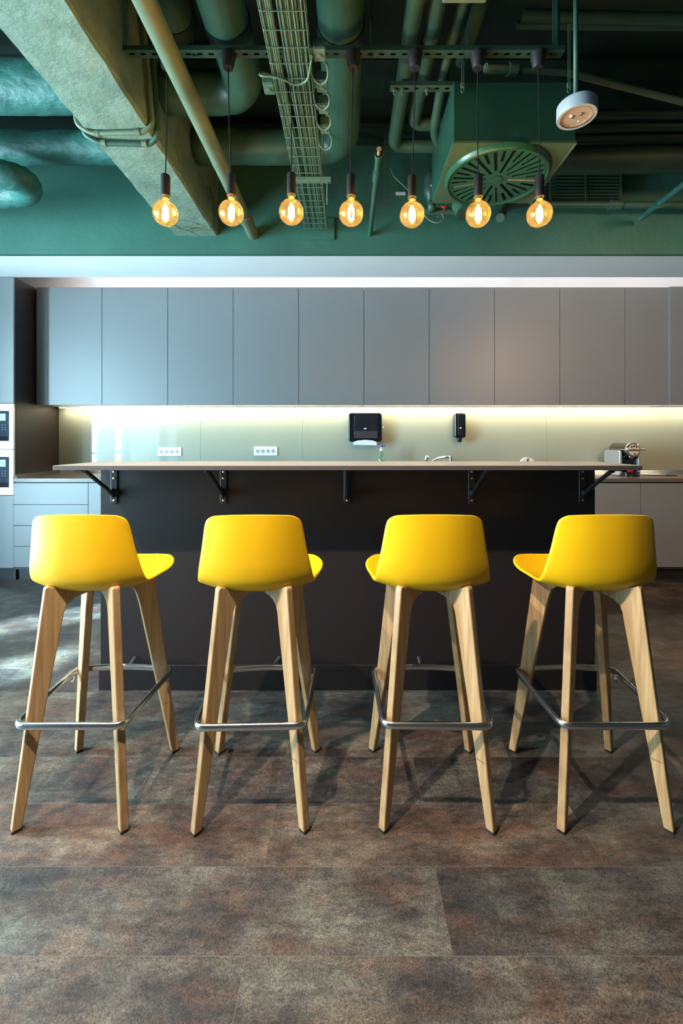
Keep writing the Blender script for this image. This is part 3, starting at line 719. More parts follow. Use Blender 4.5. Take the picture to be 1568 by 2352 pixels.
def make_stool():
    root = thing('bar_stool', 'x', 'stool', (0, 0, 0), 'yellow bar stools along the island')
    sh = make_shell().build('seat_shell', M['yellow'], root, local=True, smooth=True, solid=.0095, sub=1)
    # make sure normals look up/forward so thickness goes below
    if sum(p.normal.z for p in sh.data.polygons) < 0: sh.data.flip_normals()
    for fx, fy in ((-.165, -.172), (.165, -.172), (-.185, .172), (.185, .172)):
        R = math.hypot(fx, fy); an = math.atan2(fy, fx)
        pr = leg_profile(R)
        lg = MB().prism(pr, -.0125, .0125, lambda a, b, t: (a, t, b)).build('leg', M['ply'], root, local=True, bevel=.0045, seg=3, rot=(0, 0, an))
        MB().prism([(R-.012, 0), (R+.013, 0), (R+.014, .0058), (R-.013, .0058)], -.0115, .0115, lambda a, b, t: (a, t, b)).build('foot_glide', M['rubber'], lg, local=True)
    zr = .327
    pts = []
    cn = [(-.168, -.180), (.168, -.180), (.186, .146), (-.186, .146)]
    P = [Vector((x, y, zr)) for x, y in cn]
    path = []
    # near straight bar, sides, arched far bar, rounded corners
    poly = P[:]
    far = [Vector((x, .146+.024*(1-(x/.186)**2), zr)) for x in (.13, .07, 0, -.07, -.13)]
    def corner(a, c, b, r):
        u = (a-c).normalized(); v = (b-c).normalized(); return arc(c+u*r, c, c+v*r, 7)
    path += corner(P[3], P[0], P[1], .034)
    path += corner(P[0], P[1], P[2], .034)
    path += corner(P[1], P[2], far[0], .026)
    path += far
    path += corner(far[-1], P[3], P[0], .026)
    fr = MB().tube(path, .0105, 14, closed=True, flat=(1.12, .72), up=(0, 0, 1)).build('footrest', M['satin'], root, local=True, smooth=True)
    for (x, y) in ((-.168, -.18), (.168, -.18), (-.186, .146), (.186, .146)):
        sx = -1 if x < 0 else 1; sy = -1 if y < 0 else 1
        if sy > 0: c = Vector((x-sx*.004, y-.032, zr-.018)); n = Vector((sx, 0, 0)); 
        else: c = Vector((x-sx*.028, y+.030, zr-.018)); n = Vector((sx*.7, .7, 0)).normalized()
        if sy > 0:
            mb = MB().tube([c-n*.010, c-n*.006], .010, 14)
            mb.tube([c-n*.008+Vector((0, 0, .0)), c-n*.004+Vector((0, .0, .02))], .006, 8)
        else: mb = MB().tube([c, c+n*.005], .009, 14)
        tb = mb.build('mounting_tab', M['satin'], root, local=True)
        MB().tube([c-n*.013 if sy > 0 else c-n*.003, c-n*.010 if sy > 0 else c], .0045, 10).build('screw', M['chrome'], tb, local=True)
    return root
st0 = make_stool()
SL = ['yellow bar stool with oak legs, leftmost of the four, brightest from the window', 'second yellow bar stool from the left, standing below the second bar bracket',
      'third yellow bar stool from the left, its seat peeking out at the left', 'rightmost yellow bar stool, in the dimmest light']
for i, (x, y, rz) in enumerate(((-.857, 1.512, .0), (-.306, 1.508, .03), (.277, 1.512, -.015), (.822, 1.512, .0))):
    o = st0 if i == 0 else copy_tree(st0)
    o.location = (x, y, 0); o.rotation_euler = (0, 0, rz); o['label'] = SL[i]

# ------------------------------------------------------------------ pendant rail and bulbs
YP = 1.915
def strut_rail(name, x0, x1, yc, zb, label, axis='x', pitch=.05, w=.041, h=.021, group=None, mt='green_metal', both=False):
    t = thing(name, label, 'rail', ((x0+x1)/2 if axis == 'x' else yc, yc if axis == 'x' else (x0+x1)/2, zb), group)
    n = int((x1-x0)/pitch)
    holes = [slot(x0+pitch*(k+.6), 0, .026, .012) for k in range(n)]
    outer = [(x0, -w/2), (x1, -w/2), (x1, w/2), (x0, w/2)]
    perforated(outer, holes, .0025, lambda a, b, q: (a, yc+b, zb+q)).build('perforated_web', M[mt], t)
    bx(x0, x1, yc-w/2, yc-w/2+.0025, zb+.0026, zb+h).build('flange', M[mt], t)
    bx(x0, x1, yc+w/2-.0025, yc+w/2, zb+.0026, zb+h).build('flange', M[mt], t)
    return t
ZR = 1.2+(1012-120)*YP/1000*.995
rl = strut_rail('pendant_rail', -.983, WX(1292, YP), YP, ZR, 'long perforated green steel rail carrying the bulb pendants')
rb = MB()
for X in (-.685, .10, .9): rb.cyl((X, YP, ZR-.012), (X, YP, ZR+.0), .006, seg=6).cyl((X, YP, ZR+.003), (X, YP, ZC), .004, seg=8)
rb.build('hanger_bolts', M['green_metal'], rl)
def lathe_bulb():
    root = thing('pendant_bulb', 'x', 'lamp', (0, 0, 0), 'amber globe bulbs hanging in a row')
    # origin at globe centre
    R = .0545; prof = []
    for i in range(19):
        a = -PI/2+i/18*(PI/2+1.18); prof.append((max(R*math.cos(a), .0001), R*math.sin(a)))
    prof += [(.0185, .0535), (.0172, .060), (.0170, .068)]
    MB().lathe(prof, (0, 0, 0), 'z', 36, caps=False).build('glass_globe', M['amber'], root, local=True, smooth=True)
    MB().lathe([(.0001, .064), (.0135, .064), (.0135, .082), (.0001, .082)], (0, 0, 0), 'z', 20).build('screw_base', M['brass'], root, local=True)
    MB().lathe([(.0001, .074), (.0192, .074), (.0195, .076), (.0195, .164), (.0175, .168), (.004, .1685), (.0001, .1685)], (0, 0, 0), 'z', 28).build('lamp_socket', M['socket_black'], root, local=True, autos=True)
    st = MB()
    st.lathe([(.0001, .062), (.008, .062), (.006, .045), (.004, .038), (.0001, .037)], (0, 0, 0), 'z', 12)
    st.build('glass_stem', M['clear'], root, local=True, smooth=True)
    fl = MB()
    for k in range(6):
        a = 2*PI*k/6
        fl.tube([(.004*math.cos(a), .004*math.sin(a), .030), (.0115*math.cos(a), .0115*math.sin(a), .018), (.0115*math.cos(a), .0115*math.sin(a), -.024), (.004*math.cos(a), .004*math.sin(a), -.032)], .0024, 6)
    fl.lathe([(.0001, .040), (.004, .037), (.0045, .032), (.0001, .029)], (0, 0, 0), 'z', 8)
    fl.build('filament', M['filament'], root, local=True, smooth=True)
    return root
b0 = lathe_bulb()
BL = [(380, 490, 382, 155), (531, 489, 524, 155), (669, 487, 665, 150), (806, 490, 811, 160), (946, 493, 952, 163), (1098, 492, 1097, 165), (1238.5, 492, 1235, 165)]
bl_lab = ['leftmost amber globe bulb, hanging in front of the concrete beam', 'second amber globe bulb from the left, in front of the sloping pipe', 'third amber globe bulb from the left, beside the cable tray',
          'middle amber globe bulb of the seven', 'fifth amber globe bulb from the left, left of the ceiling fan box', 'amber globe bulb hanging before the left part of the round fan grille', 'rightmost amber globe bulb of the seven']
bulbs = [b0]+[copy_tree(b0) for _ in range(6)]
for i, (px, py, cpx, cpy) in enumerate(BL):
    o = bulbs[i]
    p = W(px, py, YP); o.location = p; o['label'] = bl_lab[i]; OFF[o.name] = Vector(p)
    cp = W(cpx, cpy, YP); cz = ZR-.002
    top = Vector((cp.x, YP, ZR-.052))
    mid = (top+Vector((p.x, YP, p.z+.168)))/2+Vector(((-1)**i*.003, 0, 0))
    MB().tube(smoothpath([Vector((0, 0, .166)), mid-p, top-p], 8), .0027, 8).build('cord', M['cord'], o, local=True, smooth=True)
    MB().lathe([(.0001, -.062), (.0205, -.062), (.0225, -.058), (.0335, -.002), (.0335, .0), (.0001, .0)], (cp.x-p.x, 0, ZR-.001-p.z), 'z', 24).build('ceiling_cap', M['socket_black'], o, local=True, autos=True)

# ------------------------------------------------------------------ pipes and ducts
def pipe(name, pts, r, m, label, cat='pipe', group=None, rad=None, seg=18, org=None, collars=(), smooth=True, bands=()):
    path = bend(pts, rad) if rad else [Vector(p) for p in pts]
    if not collars and not bands:
        return tag(MB().tube(path, r, seg).build(name, M[m], org=org or pts[0], smooth=smooth, autos=True), label, cat, group)
    t = thing(name, label, cat, pts[0], group)
    MB().tube(path, r, seg).build('tube', M[m], t, autos=True)
    for (a, b, rr, mm) in collars: MB().tube([a, b], rr, seg).build('coupling', M[mm], t, autos=True)
    for (a, b, rr, mm) in bands: MB().tube([a, b], rr, seg).build('band', M[mm], t, autos=True)
    return t
# sloping-looking pipe that runs away to the green wall
XPp, ZPp = -.718, 2.752
pipe('ceiling_pipe', [(XPp, .4, ZPp), (XPp, YS-.001, ZPp)], .042, 'green_olive', 'long olive pipe running straight back to the green wall, between beam and cable tray',
     collars=[((XPp, 2.98, ZPp), (XPp, 3.08, ZPp), .047, 'green_olive'), ((XPp, 2.40, ZPp), (XPp, 2.44, ZPp), .0435, 'green_olive')])
# insulated ducts left of the beam
def crumpled(pts, r, seg=28, amp=.0065, seed=1, rad=None, step=.03):
    path = bend(pts, rad, 14) if rad else [Vector(p) for p in pts]
    fine = []
    for i in range(len(path)-1):
        n = max(1, int((path[i+1]-path[i]).length/step))
        for k in range(n): fine.append(path[i].lerp(path[i+1], k/n))
    fine.append(path[-1])
    mb = MB().tube(fine, r, seg); rg = random.Random(seed)
    ph = [(rg.uniform(3, 30), rg.uniform(1, 6), rg.uniform(0, 6), rg.uniform(.3, 1)) for _ in range(12)]
    for idx in range(len(mb.v)):
        i, j = divmod(idx, seg)
        c = fine[min(i, len(fine)-1)]; d = (mb.v[idx]-c)
        w = sum(a*math.sin(f*i*.06+k*int(1)*2*PI*j/seg*round(k)/max(k, .1)+p) for f, k, p, a in ph)/6
        mb.v[idx] = c+d*(1+amp/r*w)
    return mb
tag(crumpled([(-3.99, 2.20, 2.985), (X0-.008, 2.20, 2.985)], .115, seed=4).build('insulated_duct', M['insul'], org=(-3, 2.2, 2.985), smooth=True), 'thick crinkled teal duct left of the beam, nearest the top', 'duct', 'ducts left of the beam')
tag(crumpled([(-3.99, 2.80, 3.085), (X0-.008, 2.80, 3.085)], .098, seed=9).build('insulated_duct', M['insul'], org=(-3, 2.8, 3.085), smooth=True), 'crinkled teal duct left of the beam, below and behind the thickest one', 'duct', 'ducts left of the beam')
tag(crumpled([(-2.9, 2.30, 2.80), (-1.97, 2.66, 2.80), (-2.10, 2.86, 2.82), (-3.9, 3.10, 2.88)], .078, seed=15, rad=.11).build('insulated_duct', M['insul'], org=(-2.6, 2.6, 2.83), smooth=True), 'short bent dark teal duct elbow at the left edge above the green wall', 'duct', 'ducts left of the beam')
# ducts right of the beam with elbows
def duct(pts, r, lab, rad, bands, seed, nm='round_duct'):
    t = thing(nm, lab, 'duct', pts[0], 'round ducts under the ceiling')
    crumpled(pts, r, seed=seed, amp=.003, rad=rad, step=.05).build('duct_body', M['duct'], t, smooth=True)
    for a, b in bands: MB().tube([a, b], r+.006, 28).build('band', M['band'], t, autos=True)
duct([(-.535, .6, 3.045), (-.535, 2.31, 3.045), (X1+.008, 2.31, 3.045)], .1, 'green duct with a broad elbow between the sloping pipe and the cable tray', .16, [((-.535, 1.90, 3.045), (-.535, 1.95, 3.045))], 2)
duct([(-.035, .6, 3.09), (-.035, 2.80, 3.09), (X1+.008, 2.80, 3.09)], .104, 'green duct right of the cable tray, turning left behind it', .17, [((-.035, 1.965, 3.09), (-.035, 2.01, 3.09))], 5)
duct([(-.83, .6, 3.22), (-.83, 2.12, 3.22)], .095, 'short green duct ending beside the beam at the top', None, [((-.83, 2.06, 3.22), (-.83, 2.121, 3.22))], 8)

# conduits wrapped round the beam
for k, (yy, dz, r, xe) in enumerate(((2.155, .016, .012, -.955), (2.215, .022, .013, -.950))):
    zz = ZB-dz
    pts = [(X0-.025, yy-.02, zz+.085), (X0-.025, yy-.01, zz+.03), (X0+.04, yy+.01, zz), (X1-.03, yy+.02*k, zz), (X1+.022, yy-.01, zz+.03), (X1+.022, yy-.17 if k == 0 else yy-.12, ZC-.01)]
    pipe('conduit', pts, r, 'green_olive' if k == 0 else 'green_pipe', ['slim rigid conduit strapped straight under the beam', 'slack corrugated conduit looping under the beam just behind the rigid one'][k], 'conduit', 'conduits round the beam', rad=.025, seg=12,
         collars=[((X0+.05, yy+.01, zz), (X0+.075, yy+.01, zz), r+.003, 'green_olive'), ((X1-.07, yy+.015*k, zz), (X1-.045, yy+.015*k, zz), r+.003, 'green_olive')])

# ------------------------------------------------------------------ wire cable tray, cables, junction boxes
TX0, TX1, TZ = -.322, -.157, 2.752
t = thing('cable_tray', 'wire mesh cable tray full of painted cables, running back to the wall', 'cable tray', (-.24, 2, TZ))
wm = MB(); y = .62
nlw = 5
for i in range(nlw):
    x = TX0+(TX1-TX0)*i/(nlw-1); wm.cyl((x, .5, TZ), (x, YS-.06, TZ), .0021, seg=6)
for x in (TX0, TX1):
    for z in (TZ+.03, TZ+.058): wm.cyl((x, .5, z), (x, YS-.06, z), .0021, seg=6)
wm.build('long_wires', M['green_wire'], t)
wm = MB()
while y < YS-.05:
    wm.tube(bend([(TX0-.001, y, TZ+.058), (TX0-.001, y, TZ-.004), (TX1+.001, y, TZ-.004), (TX1+.001, y, TZ+.058)], .008, 3), .0021, 6); y += .073
wm.build('cross_wires', M['green_wire'], t)
rg = random.Random(12)
NC = 15
for k in range(NC):
    u = k/(NC-1); x = TX0+.010+(TX1-TX0-.020)*(u*.9 if u < .35 else .42+(u-.35)*.892)
    r = rg.choice([.0034, .0038, .0042]); z = TZ+.003+r+(.009 if k % 3 == 1 else 0)
    pts = []
    for q in range(26):
        yy = .5+(YS-.07-.5)*q/25
        xx = x+.0035*math.sin(yy*2.3+.8)+.0015*math.sin(yy*6.1)+.0012*math.sin(yy*4+k)
        pts.append((min(max(xx, TX0+.007), TX1-.007), yy, z+.0015*math.sin(yy*5+k)))
    tag(MB().tube(smoothpath(pts, 3), r, 8).build('cable', M['green_wire'], org=(x, 2, z), smooth=True), 'thin green-painted cable lying in the wire mesh tray', 'cable', 'cables lying in the mesh tray')
# loose cable crossing under the left box
jb_lab = ['junction box nearest the camera on the right side of the cable tray', 'second junction box down the right side of the cable tray', 'third junction box down the right side of the cable tray', 'farthest junction box on the right side of the cable tray']
def jbox(x, y, z, lab):
    t = thing('junction_box', lab, 'junction box', (x, y, z), 'green junction boxes on the tray')
    bx(x-.024, x+.024, y-.034, y+.034, z, z+.042).build('box_body', M['green_wire'], t, bevel=.004)
    MB().lathe([(.0001, -.005), (.009, -.005), (.010, -.001), (.016, -.001), (.016, .0), (.0001, .0)], (x, y+.004, z-.0003), 'z', 18).build('round_cap', M['green_wire'], t, autos=True)
    bx(x-.022, x+.022, y-.031, y-.026, z-.003, z-.0002).build('lid_rim', M['green_wire'], t)
    xa_, xb_ = (TX1+.003, x-.0235) if x > TX1 else (x+.0235, TX0-.003)
    bx(xa_, xb_, y-.02, y+.02, z+.010, z+.013).build('mounting_clip', M['green_wire'], t)
    return t
JY = [1.765, 1.925, 2.055, 2.19]
for k, yy in enumerate(JY): jbox(TX1+.040, yy, TZ+.012, jb_lab[k])
jbox(WX(617, 1.93), 1.935, TZ+.01, 'lone junction box on the left side of the cable tray')
cl_lab = ['looped cable below the nearest junction box', 'looped cable between the second and third junction boxes', 'looped cable below the third junction box', 'looped cable below the farthest junction box']
for k, yy in enumerate(JY):
    x = TX1+.040; y1 = JY[k+1]-.04 if k < 3 else yy+.12
    pts = smoothpath([(x+.006, yy+.04, TZ+.03), (x+.028, yy+.06, TZ+.018), (x+.026, (yy+y1)/2+.04, TZ-.004), (x+.0, (yy+y1)/2+.06, TZ-.008), (x-.03, (yy+y1)/2+.045, TZ), (x-.048, (yy+y1)/2+.02, TZ+.03)], 5)
    tag(MB().tube(pts, .0048, 8).build('cable_loop', M['green_wire'], org=pts[0], smooth=True), cl_lab[k], 'cable', 'cable loops by the junction boxes')
x = WX(617, 1.9)
pts = smoothpath([(x+.0, 1.89, TZ+.04), (x-.025, 1.86, TZ+.02), (x-.02, 1.84, TZ-.01), (x+.05, 1.845, TZ-.012), (x+.12, 1.88, TZ-.014), (x+.17, 1.86, TZ-.012), (x+.19, 1.80, TZ-.004), (x+.20, 1.76, TZ+.01)], 6)
tag(MB().tube(pts, .005, 8).build('cable_loop', M['green_wire'], org=pts[0], smooth=True), 'curly cable drooping under the tray from the lone left junction box', 'cable', 'cable loops by the junction boxes')
# cross bracket holding the tray, with rod
t = thing('tray_bracket', 'green steel cross bracket under the far part of the cable tray', 'bracket', (-.24, 2.55, TZ-.03))
bx(WX(680, 2.56), WX(760, 2.56), 2.545, 2.575, TZ-.032, TZ-.007).build('crossbar', M['green_wire'], t, bevel=.002)
bx(WX(680, 2.56), WX(760, 2.56), 2.540, 2.5445, TZ-.026, TZ-.013).build('lip', M['green_wire'], t)
MB().cyl((WX(741, 2.56), 2.56, TZ-.006), (WX(741, 2.56), 2.56, ZC), .004, seg=8).cyl((WX(751, 2.56), 2.56, WZ(470, 2.56)), (WX(751, 2.56), 2.56, TZ-.033), .004, seg=8).build('threaded_rod', M['green_wire'], t)
tag(bx(WX(684, YS), WX(768, YS), YS-.012, YS-.0005, WZ(552, YS), WZ(502, YS)).build('wall_plate', M['green'], org=W(726, 540, YS), bevel=.002), 'green wall plate where the cable tray meets the wall', 'plate')

# ------------------------------------------------------------------ perforated hangers, thin vertical struts
def vstrut(px, py0, py1, d, lab):
    xc = WX(px, d); z0, z1 = WZ(py1, d), ZC; w = .036
    t = thing('hanger_strut', lab, 'hanger', (xc, d, z0), 'perforated hangers by the wall')
    n = int((z1-z0)/.05)
    perforated([(xc-w/2, z0), (xc+w/2, z0), (xc+w/2, z1), (xc-w/2, z1)], [[(b, a) for a, b in slot(z0+.03+.05*k, xc, .028, .013)][::-1] for k in range(n)], .003, lambda a, b, q: (a, d+q, b)).build('perforated_web', M['green_metal'], t)
    bx(xc-w/2, xc-w/2+.003, d+.0031, d+.022, z0, z1).build('flange', M['green_metal'], t)
    bx(xc+w/2-.003, xc+w/2, d+.0031, d+.022, z0, z1).build('flange', M['green_metal'], t)
vstrut(770, 378, 457, 3.08, 'perforated vertical hanger left of the thin upright sprinkler pipe')
vstrut(888, 345, 457, 3.08, 'perforated vertical hanger right of the thin upright sprinkler pipe')
# sprinkler pipe running back to the wall with a head at its near end
sx_, sz_ = .163, 2.752
t = thing('sprinkler_pipe', 'thin green sprinkler pipe with a small brass head, right of the middle bulb', 'pipe', (sx_, 2.4, sz_))
MB().tube([(sx_, 2.36, sz_), (sx_, YS-.001, sz_)], .016, 16).build('tube', M['green_pipe'], t, autos=True)
MB().tube([(sx_, 2.50, sz_), (sx_, 2.60, sz_)], .021, 16).build('coupling', M['green_pipe'], t, autos=True)
MB().tube([(sx_, 2.36, sz_), (sx_, 2.39, sz_)], .020, 16).build('coupling', M['green_pipe'], t, autos=True)
hd = MB().tube([(sx_, 2.36, sz_), (sx_, 2.335, sz_+.004)], [.010, .006], 12).lathe([(.0001, 0), (.013, 0), (.013, .002), (.0001, .002)], (sx_, 2.325, sz_+.006), 'y', 16)
hd.build('sprinkler_head', M['copper'], t)

# twin pipes with U bends, their rail
pg = 'pipes between middle and right'
pipe('ceiling_pipe', [(.275, .5, 3.0), (.275, 2.66, 3.0), (.56, 2.66, 3.0)], .0375, 'green_pipe', 'left one of two green pipes turning right beside the fan box', 'pipe', pg, rad=.07,
     bands=[((.275, 1.98, 3.0), (.275, 2.03, 3.0), .043, 'band'), ((.275, 1.70, 3.0), (.275, 1.76, 3.0), .045, 'green_pipe')])
pipe('ceiling_pipe', [(.372, .5, 3.02), (.372, 2.50, 3.02), (.56, 2.50, 3.02)], .036, 'green_pipe', 'right one of two green pipes turning right beside the fan box', 'pipe', pg, rad=.06,
     bands=[((.372, 1.98, 3.02), (.372, 2.03, 3.02), .042, 'band')])
pipe('ceiling_pipe', [(.56, .5, 3.14), (.475, 2.10, 3.05), (.475, 2.44, 2.92), (.56, 2.56, 2.90)], .026, 'green_pipe', 'thin dark green pipe dipping behind the left side of the fan box', 'pipe', pg, rad=.06)
pipe('ceiling_pipe', [(.66, .5, 3.22), (.60, 1.95, 3.18), (.60, 2.3, 3.2)], .036, 'green_pipe', 'green pipe coming towards the top edge above the fan box', 'pipe', pg, rad=.06)
pipe('ceiling_pipe', [(.20, 1.72, 3.05), (.20, 1.80, 3.09), (.33, 1.84, 3.12), (.48, 1.66, 3.14)], .026, 'green_pipe', 'short curved green pipe branching off near the top, right of centre', 'pipe', pg, rad=.04)
strut_rail('support_rail', WX(896, 2.13), WX(1068, 2.13), 2.14, 2.93, 'short perforated rail with bolts under the twin green pipes', w=.041)
bo = MB()
for px in (905, 924, 1000-20, 1040): bo.cyl((WX(px, 2.14), 2.14, 2.900), (WX(px, 2.14), 2.14, 2.93), .005, seg=8).cyl((WX(px, 2.14), 2.14, 2.916), (WX(px, 2.14), 2.14, 2.9285), .010, seg=6)
for s_ in bpy.data.objects:
    if s_.name.startswith('support_rail'): bo.build('hex_bolts', M['green_wire'], s_)

# long pipe at the right, passing over the fan box
pipe('ceiling_pipe', [(WX(1112, 2.13), 2.13, WZ(157, 2.13)), (WX(1300, 2.2), 2.2, WZ(166, 2.2)), (3.2, 2.72, WZ(166, 2.2)-.03)], .0165, 'green_olive', 'olive conduit crossing above the fan box towards the right edge', 'pipe', 'pipes at the right',
     collars=[((WX(1115, 2.13), 2.13, WZ(157, 2.13)), (WX(1172, 2.155), 2.152, WZ(159.5, 2.152)), .022, 'green_olive'), ((WX(1165, 2.155), 2.151, WZ(159.2, 2.15)), (WX(1185, 2.16), 2.158, WZ(160.1, 2.158)), .030, 'green_olive')])
# pipes deep in the dark at the right, shade put into their colour
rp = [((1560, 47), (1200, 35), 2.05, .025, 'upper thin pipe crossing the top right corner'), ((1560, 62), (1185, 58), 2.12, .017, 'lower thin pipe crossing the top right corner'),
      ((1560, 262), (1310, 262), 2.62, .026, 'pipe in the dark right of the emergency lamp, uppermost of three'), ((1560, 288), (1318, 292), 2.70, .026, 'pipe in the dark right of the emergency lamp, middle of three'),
      ((1560, 312), (1318, 318), 2.78, .026, 'pipe in the dark right of the emergency lamp, lowest of three'), ((1560, 362), (1318, 370), 2.90, .085, 'thick green duct in the dark right of the fan box')]
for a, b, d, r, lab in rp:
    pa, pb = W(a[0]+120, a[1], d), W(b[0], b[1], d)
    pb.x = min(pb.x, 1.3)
    tag(MB().tube([pa, pb], r, 18).build('ceiling_pipe', M['green_shade'], org=pb, autos=True), lab, 'pipe', 'dark pipes at the far right')
# deck ribs on the slab
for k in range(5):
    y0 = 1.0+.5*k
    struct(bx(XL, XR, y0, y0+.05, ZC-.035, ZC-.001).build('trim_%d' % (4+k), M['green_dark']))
# hanging tube and chain pieces
pipe('hanging_tube', [(WX(1278, 1.95), 1.95, ZC), (WX(1278, 1.95), 1.95, WZ(88, 1.95)), (WX(1279, 1.95), 1.95, WZ(115, 1.95))], .013, 'green_pipe', 'short dark tube hanging down above the right end of the rail', 'pipe')

# emergency lamp
Dl = 1.80; lc = W(1324, 270, Dl)
t = thing('emergency_lamp', 'round white emergency lamp on a thin hanging tube at the upper right', 'lamp', lc)
MB().cyl((lc.x-.004, Dl, lc.z+.05), (lc.x-.004, Dl, ZC), .0095, seg=14).build('hanging_tube', M['green_pipe'], t, smooth=True)
MB().lathe([(.063, 0), (.0745, .0), (.0765, .003), (.0765, .050), (.073, .054), (.0001, .054), (.0001, .010), (.060, .010)], (lc.x, Dl, lc.z), 'z', 48, caps=False).build('housing', M['lampwhite'], t, autos=True)
MB().lathe([(.0001, .006), (.052, .006), (.0535, .004), (.0555, .004), (.0555, .0095), (.0001, .0095)], (lc.x, Dl, lc.z), 'z', 40).build('lens', mat('amber_grey_lens', (.42, .33, .25, 1), .15, coat=.5), t, autos=True)
MB().lathe([(.0562, .009), (.0562, .0045), (.0622, .003), (.0622, .009)], (lc.x, Dl, lc.z), 'z', 40).build('gasket', M['copper'], t, autos=True)
for dx, dy in ((-.014, .004), (.014, -.012)):
    r_ = MB().lathe([(.0001, .0035), (.006, .0025), (.009, .0055), (.0001, .0056)], (lc.x+dx, Dl+dy, lc.z), 'z', 14).build('reflector', M['chrome'], t)
MB().lathe([(.0001, .0015), (.003, .0022), (.0001, .0045)], (lc.x-.026, Dl-.0, lc.z+.001), 'z', 10).build('diode', M['lamp_led'], t)
MB().lathe([(.0001, .002), (.0016, .0025), (.0001, .0045)], (lc.x+.020, Dl+.028, lc.z+.001), 'z', 8).build('status_light', M['led_green'], t)

# ------------------------------------------------------------------ ceiling fan box with swirl diffuser
n_, f_ = 2.10, 2.64
bx0, bx1 = WX(1040, n_), WX(1324, n_); bz0 = WZ(329, n_); bz1 = bz0+.30
t = thing('ceiling_fan_unit', 'big green box under the ceiling with a round slotted air grille below', 'ventilation unit', ((bx0+bx1)/2, (n_+f_)/2, bz0))
bx(bx0, bx1, n_, f_, bz0+.012, bz1).build('casing', M['green_box'], t, bevel=.008, seg=3)
cxx, cyy, rr = (bx0+bx1)/2+.0, (n_+f_)/2-.005, .262
circ = [(cxx+rr*.96*math.cos(2*PI*i/64), cyy+rr*.96*math.sin(2*PI*i/64)) for i in range(64)]
perforated([(bx0+.004, n_+.004), (bx1-.004, n_+.004), (bx1-.004, f_-.004), (bx0+.004, f_-.004)], [circ], .008, lambda a, b, q: (a, b, bz0+.003+q)).build('bottom_plate', M['green_box_lo'], t)
bx(bx0+.0, bx1, n_-.002, n_+.0035, bz0, bz0+.0115).build('edge_trim', M['green_box_lo'], t)
bx(bx1-.0035, bx1+.003, n_+.004, f_, bz0, bz0+.0115).build('edge_trim', M['green_olive'], t)
MB().lathe([(rr*.955, .004), (rr*.955, -.012), (rr*.985, -.024), (rr*1.0, -.022), (rr*1.055, .001), (rr*1.055, .0025), (rr*.96, .003)], (cxx, cyy, bz0), 'z', 72, caps=False).build('diffuser_ring', M['green_disc'], t, smooth=True)
holes = []
ns = 32
for k in range(ns):
    a = 2*PI*k/ns+.05; rin = rr*(.22 if k % 4 == 0 else .50 if k % 2 else .36); rout = rr*.90; w = .0115 if k % 4 else .0125
    if k % 4 == 2: rin = rr*.30
    if k % 2: rin = rr*.58
    d = Vector((math.cos(a), math.sin(a))); n2 = Vector((-d.y, d.x))
    q = [d*rin-n2*w/2*1.2, d*rout-n2*w/2*1.5, d*rout+n2*w/2*1.5, d*rin+n2*w/2*1.2]
    holes.append([(cxx+p.x, cyy+p.y) for p in q])
circ2 = [(cxx+rr*.957*math.cos(2*PI*i/64), cyy+rr*.957*math.sin(2*PI*i/64)) for i in range(64)]
perforated(circ2, holes, .004, lambda a, b, q: (a, b, bz0-.016+q)).build('swirl_plate', M['green_disc'], t)
MB().lathe([(.0001, -.0165), (.030, -.0165), (.034, -.0185), (.010, -.0205), (.0001, -.0205)], (cxx, cyy, bz0), 'z', 8).build('hub', M['green_disc'], t)
MB().lathe([(.0001, .0045), (rr*.95, .0045), (rr*.95, .0105), (.0001, .0105)], (cxx, cyy, bz0), 'z', 48).build('plenum_shade', M['ventdark'], t)  # dark disc added as the shade seen through the slots
vn = MB()
for k in (2, 6, 14):
    a = 2*PI*k/ns+.05; d = Vector((math.cos(a), math.sin(a), 0)); n2 = Vector((-d.y, d.x, 0)); c = Vector((cxx, cyy, bz0-.008))
    u_ = n2*.006+Vector((0, 0, .008))
    p = [c+d*rr*.32-u_, c+d*rr*.88-u_, c+d*rr*.88+u_, c+d*rr*.32+u_]
    q = [x_+n2*.0012 for x_ in p]
    if k != 0: vn.add(p+q, [(0,1,2,3),(7,6,5,4),(0,4,5,1),(1,5,6,2),(2,6,7,3),(3,7,4,0)])
vn.build('air_vanes', M['vane'], t)
a = 2*PI*1/ns*0+.05; d = Vector((math.cos(.15+.05), math.sin(.15+.05), 0)); d = Vector((math.cos(.05), math.sin(.05), 0)); n2 = Vector((-d.y, d.x, 0)); c = Vector((cxx, cyy, bz0-.0165))
p = [c+d*rr*.24-n2*.006, c+d*rr*.88-n2*.007, c+d*rr*.88+n2*.007, c+d*rr*.24+n2*.006]; q = [x_+Vector((0, 0, .004)) for x_ in p]
tag(MB().add(p+q, [(0,1,2,3),(7,6,5,4),(0,4,5,1),(1,5,6,2),(2,6,7,3),(3,7,4,0)]).build('reflection_vane', M['copper'], t), 'vane coloured as a warm reflection')  # warm reflection in one slot, painted as a copper-coloured strip
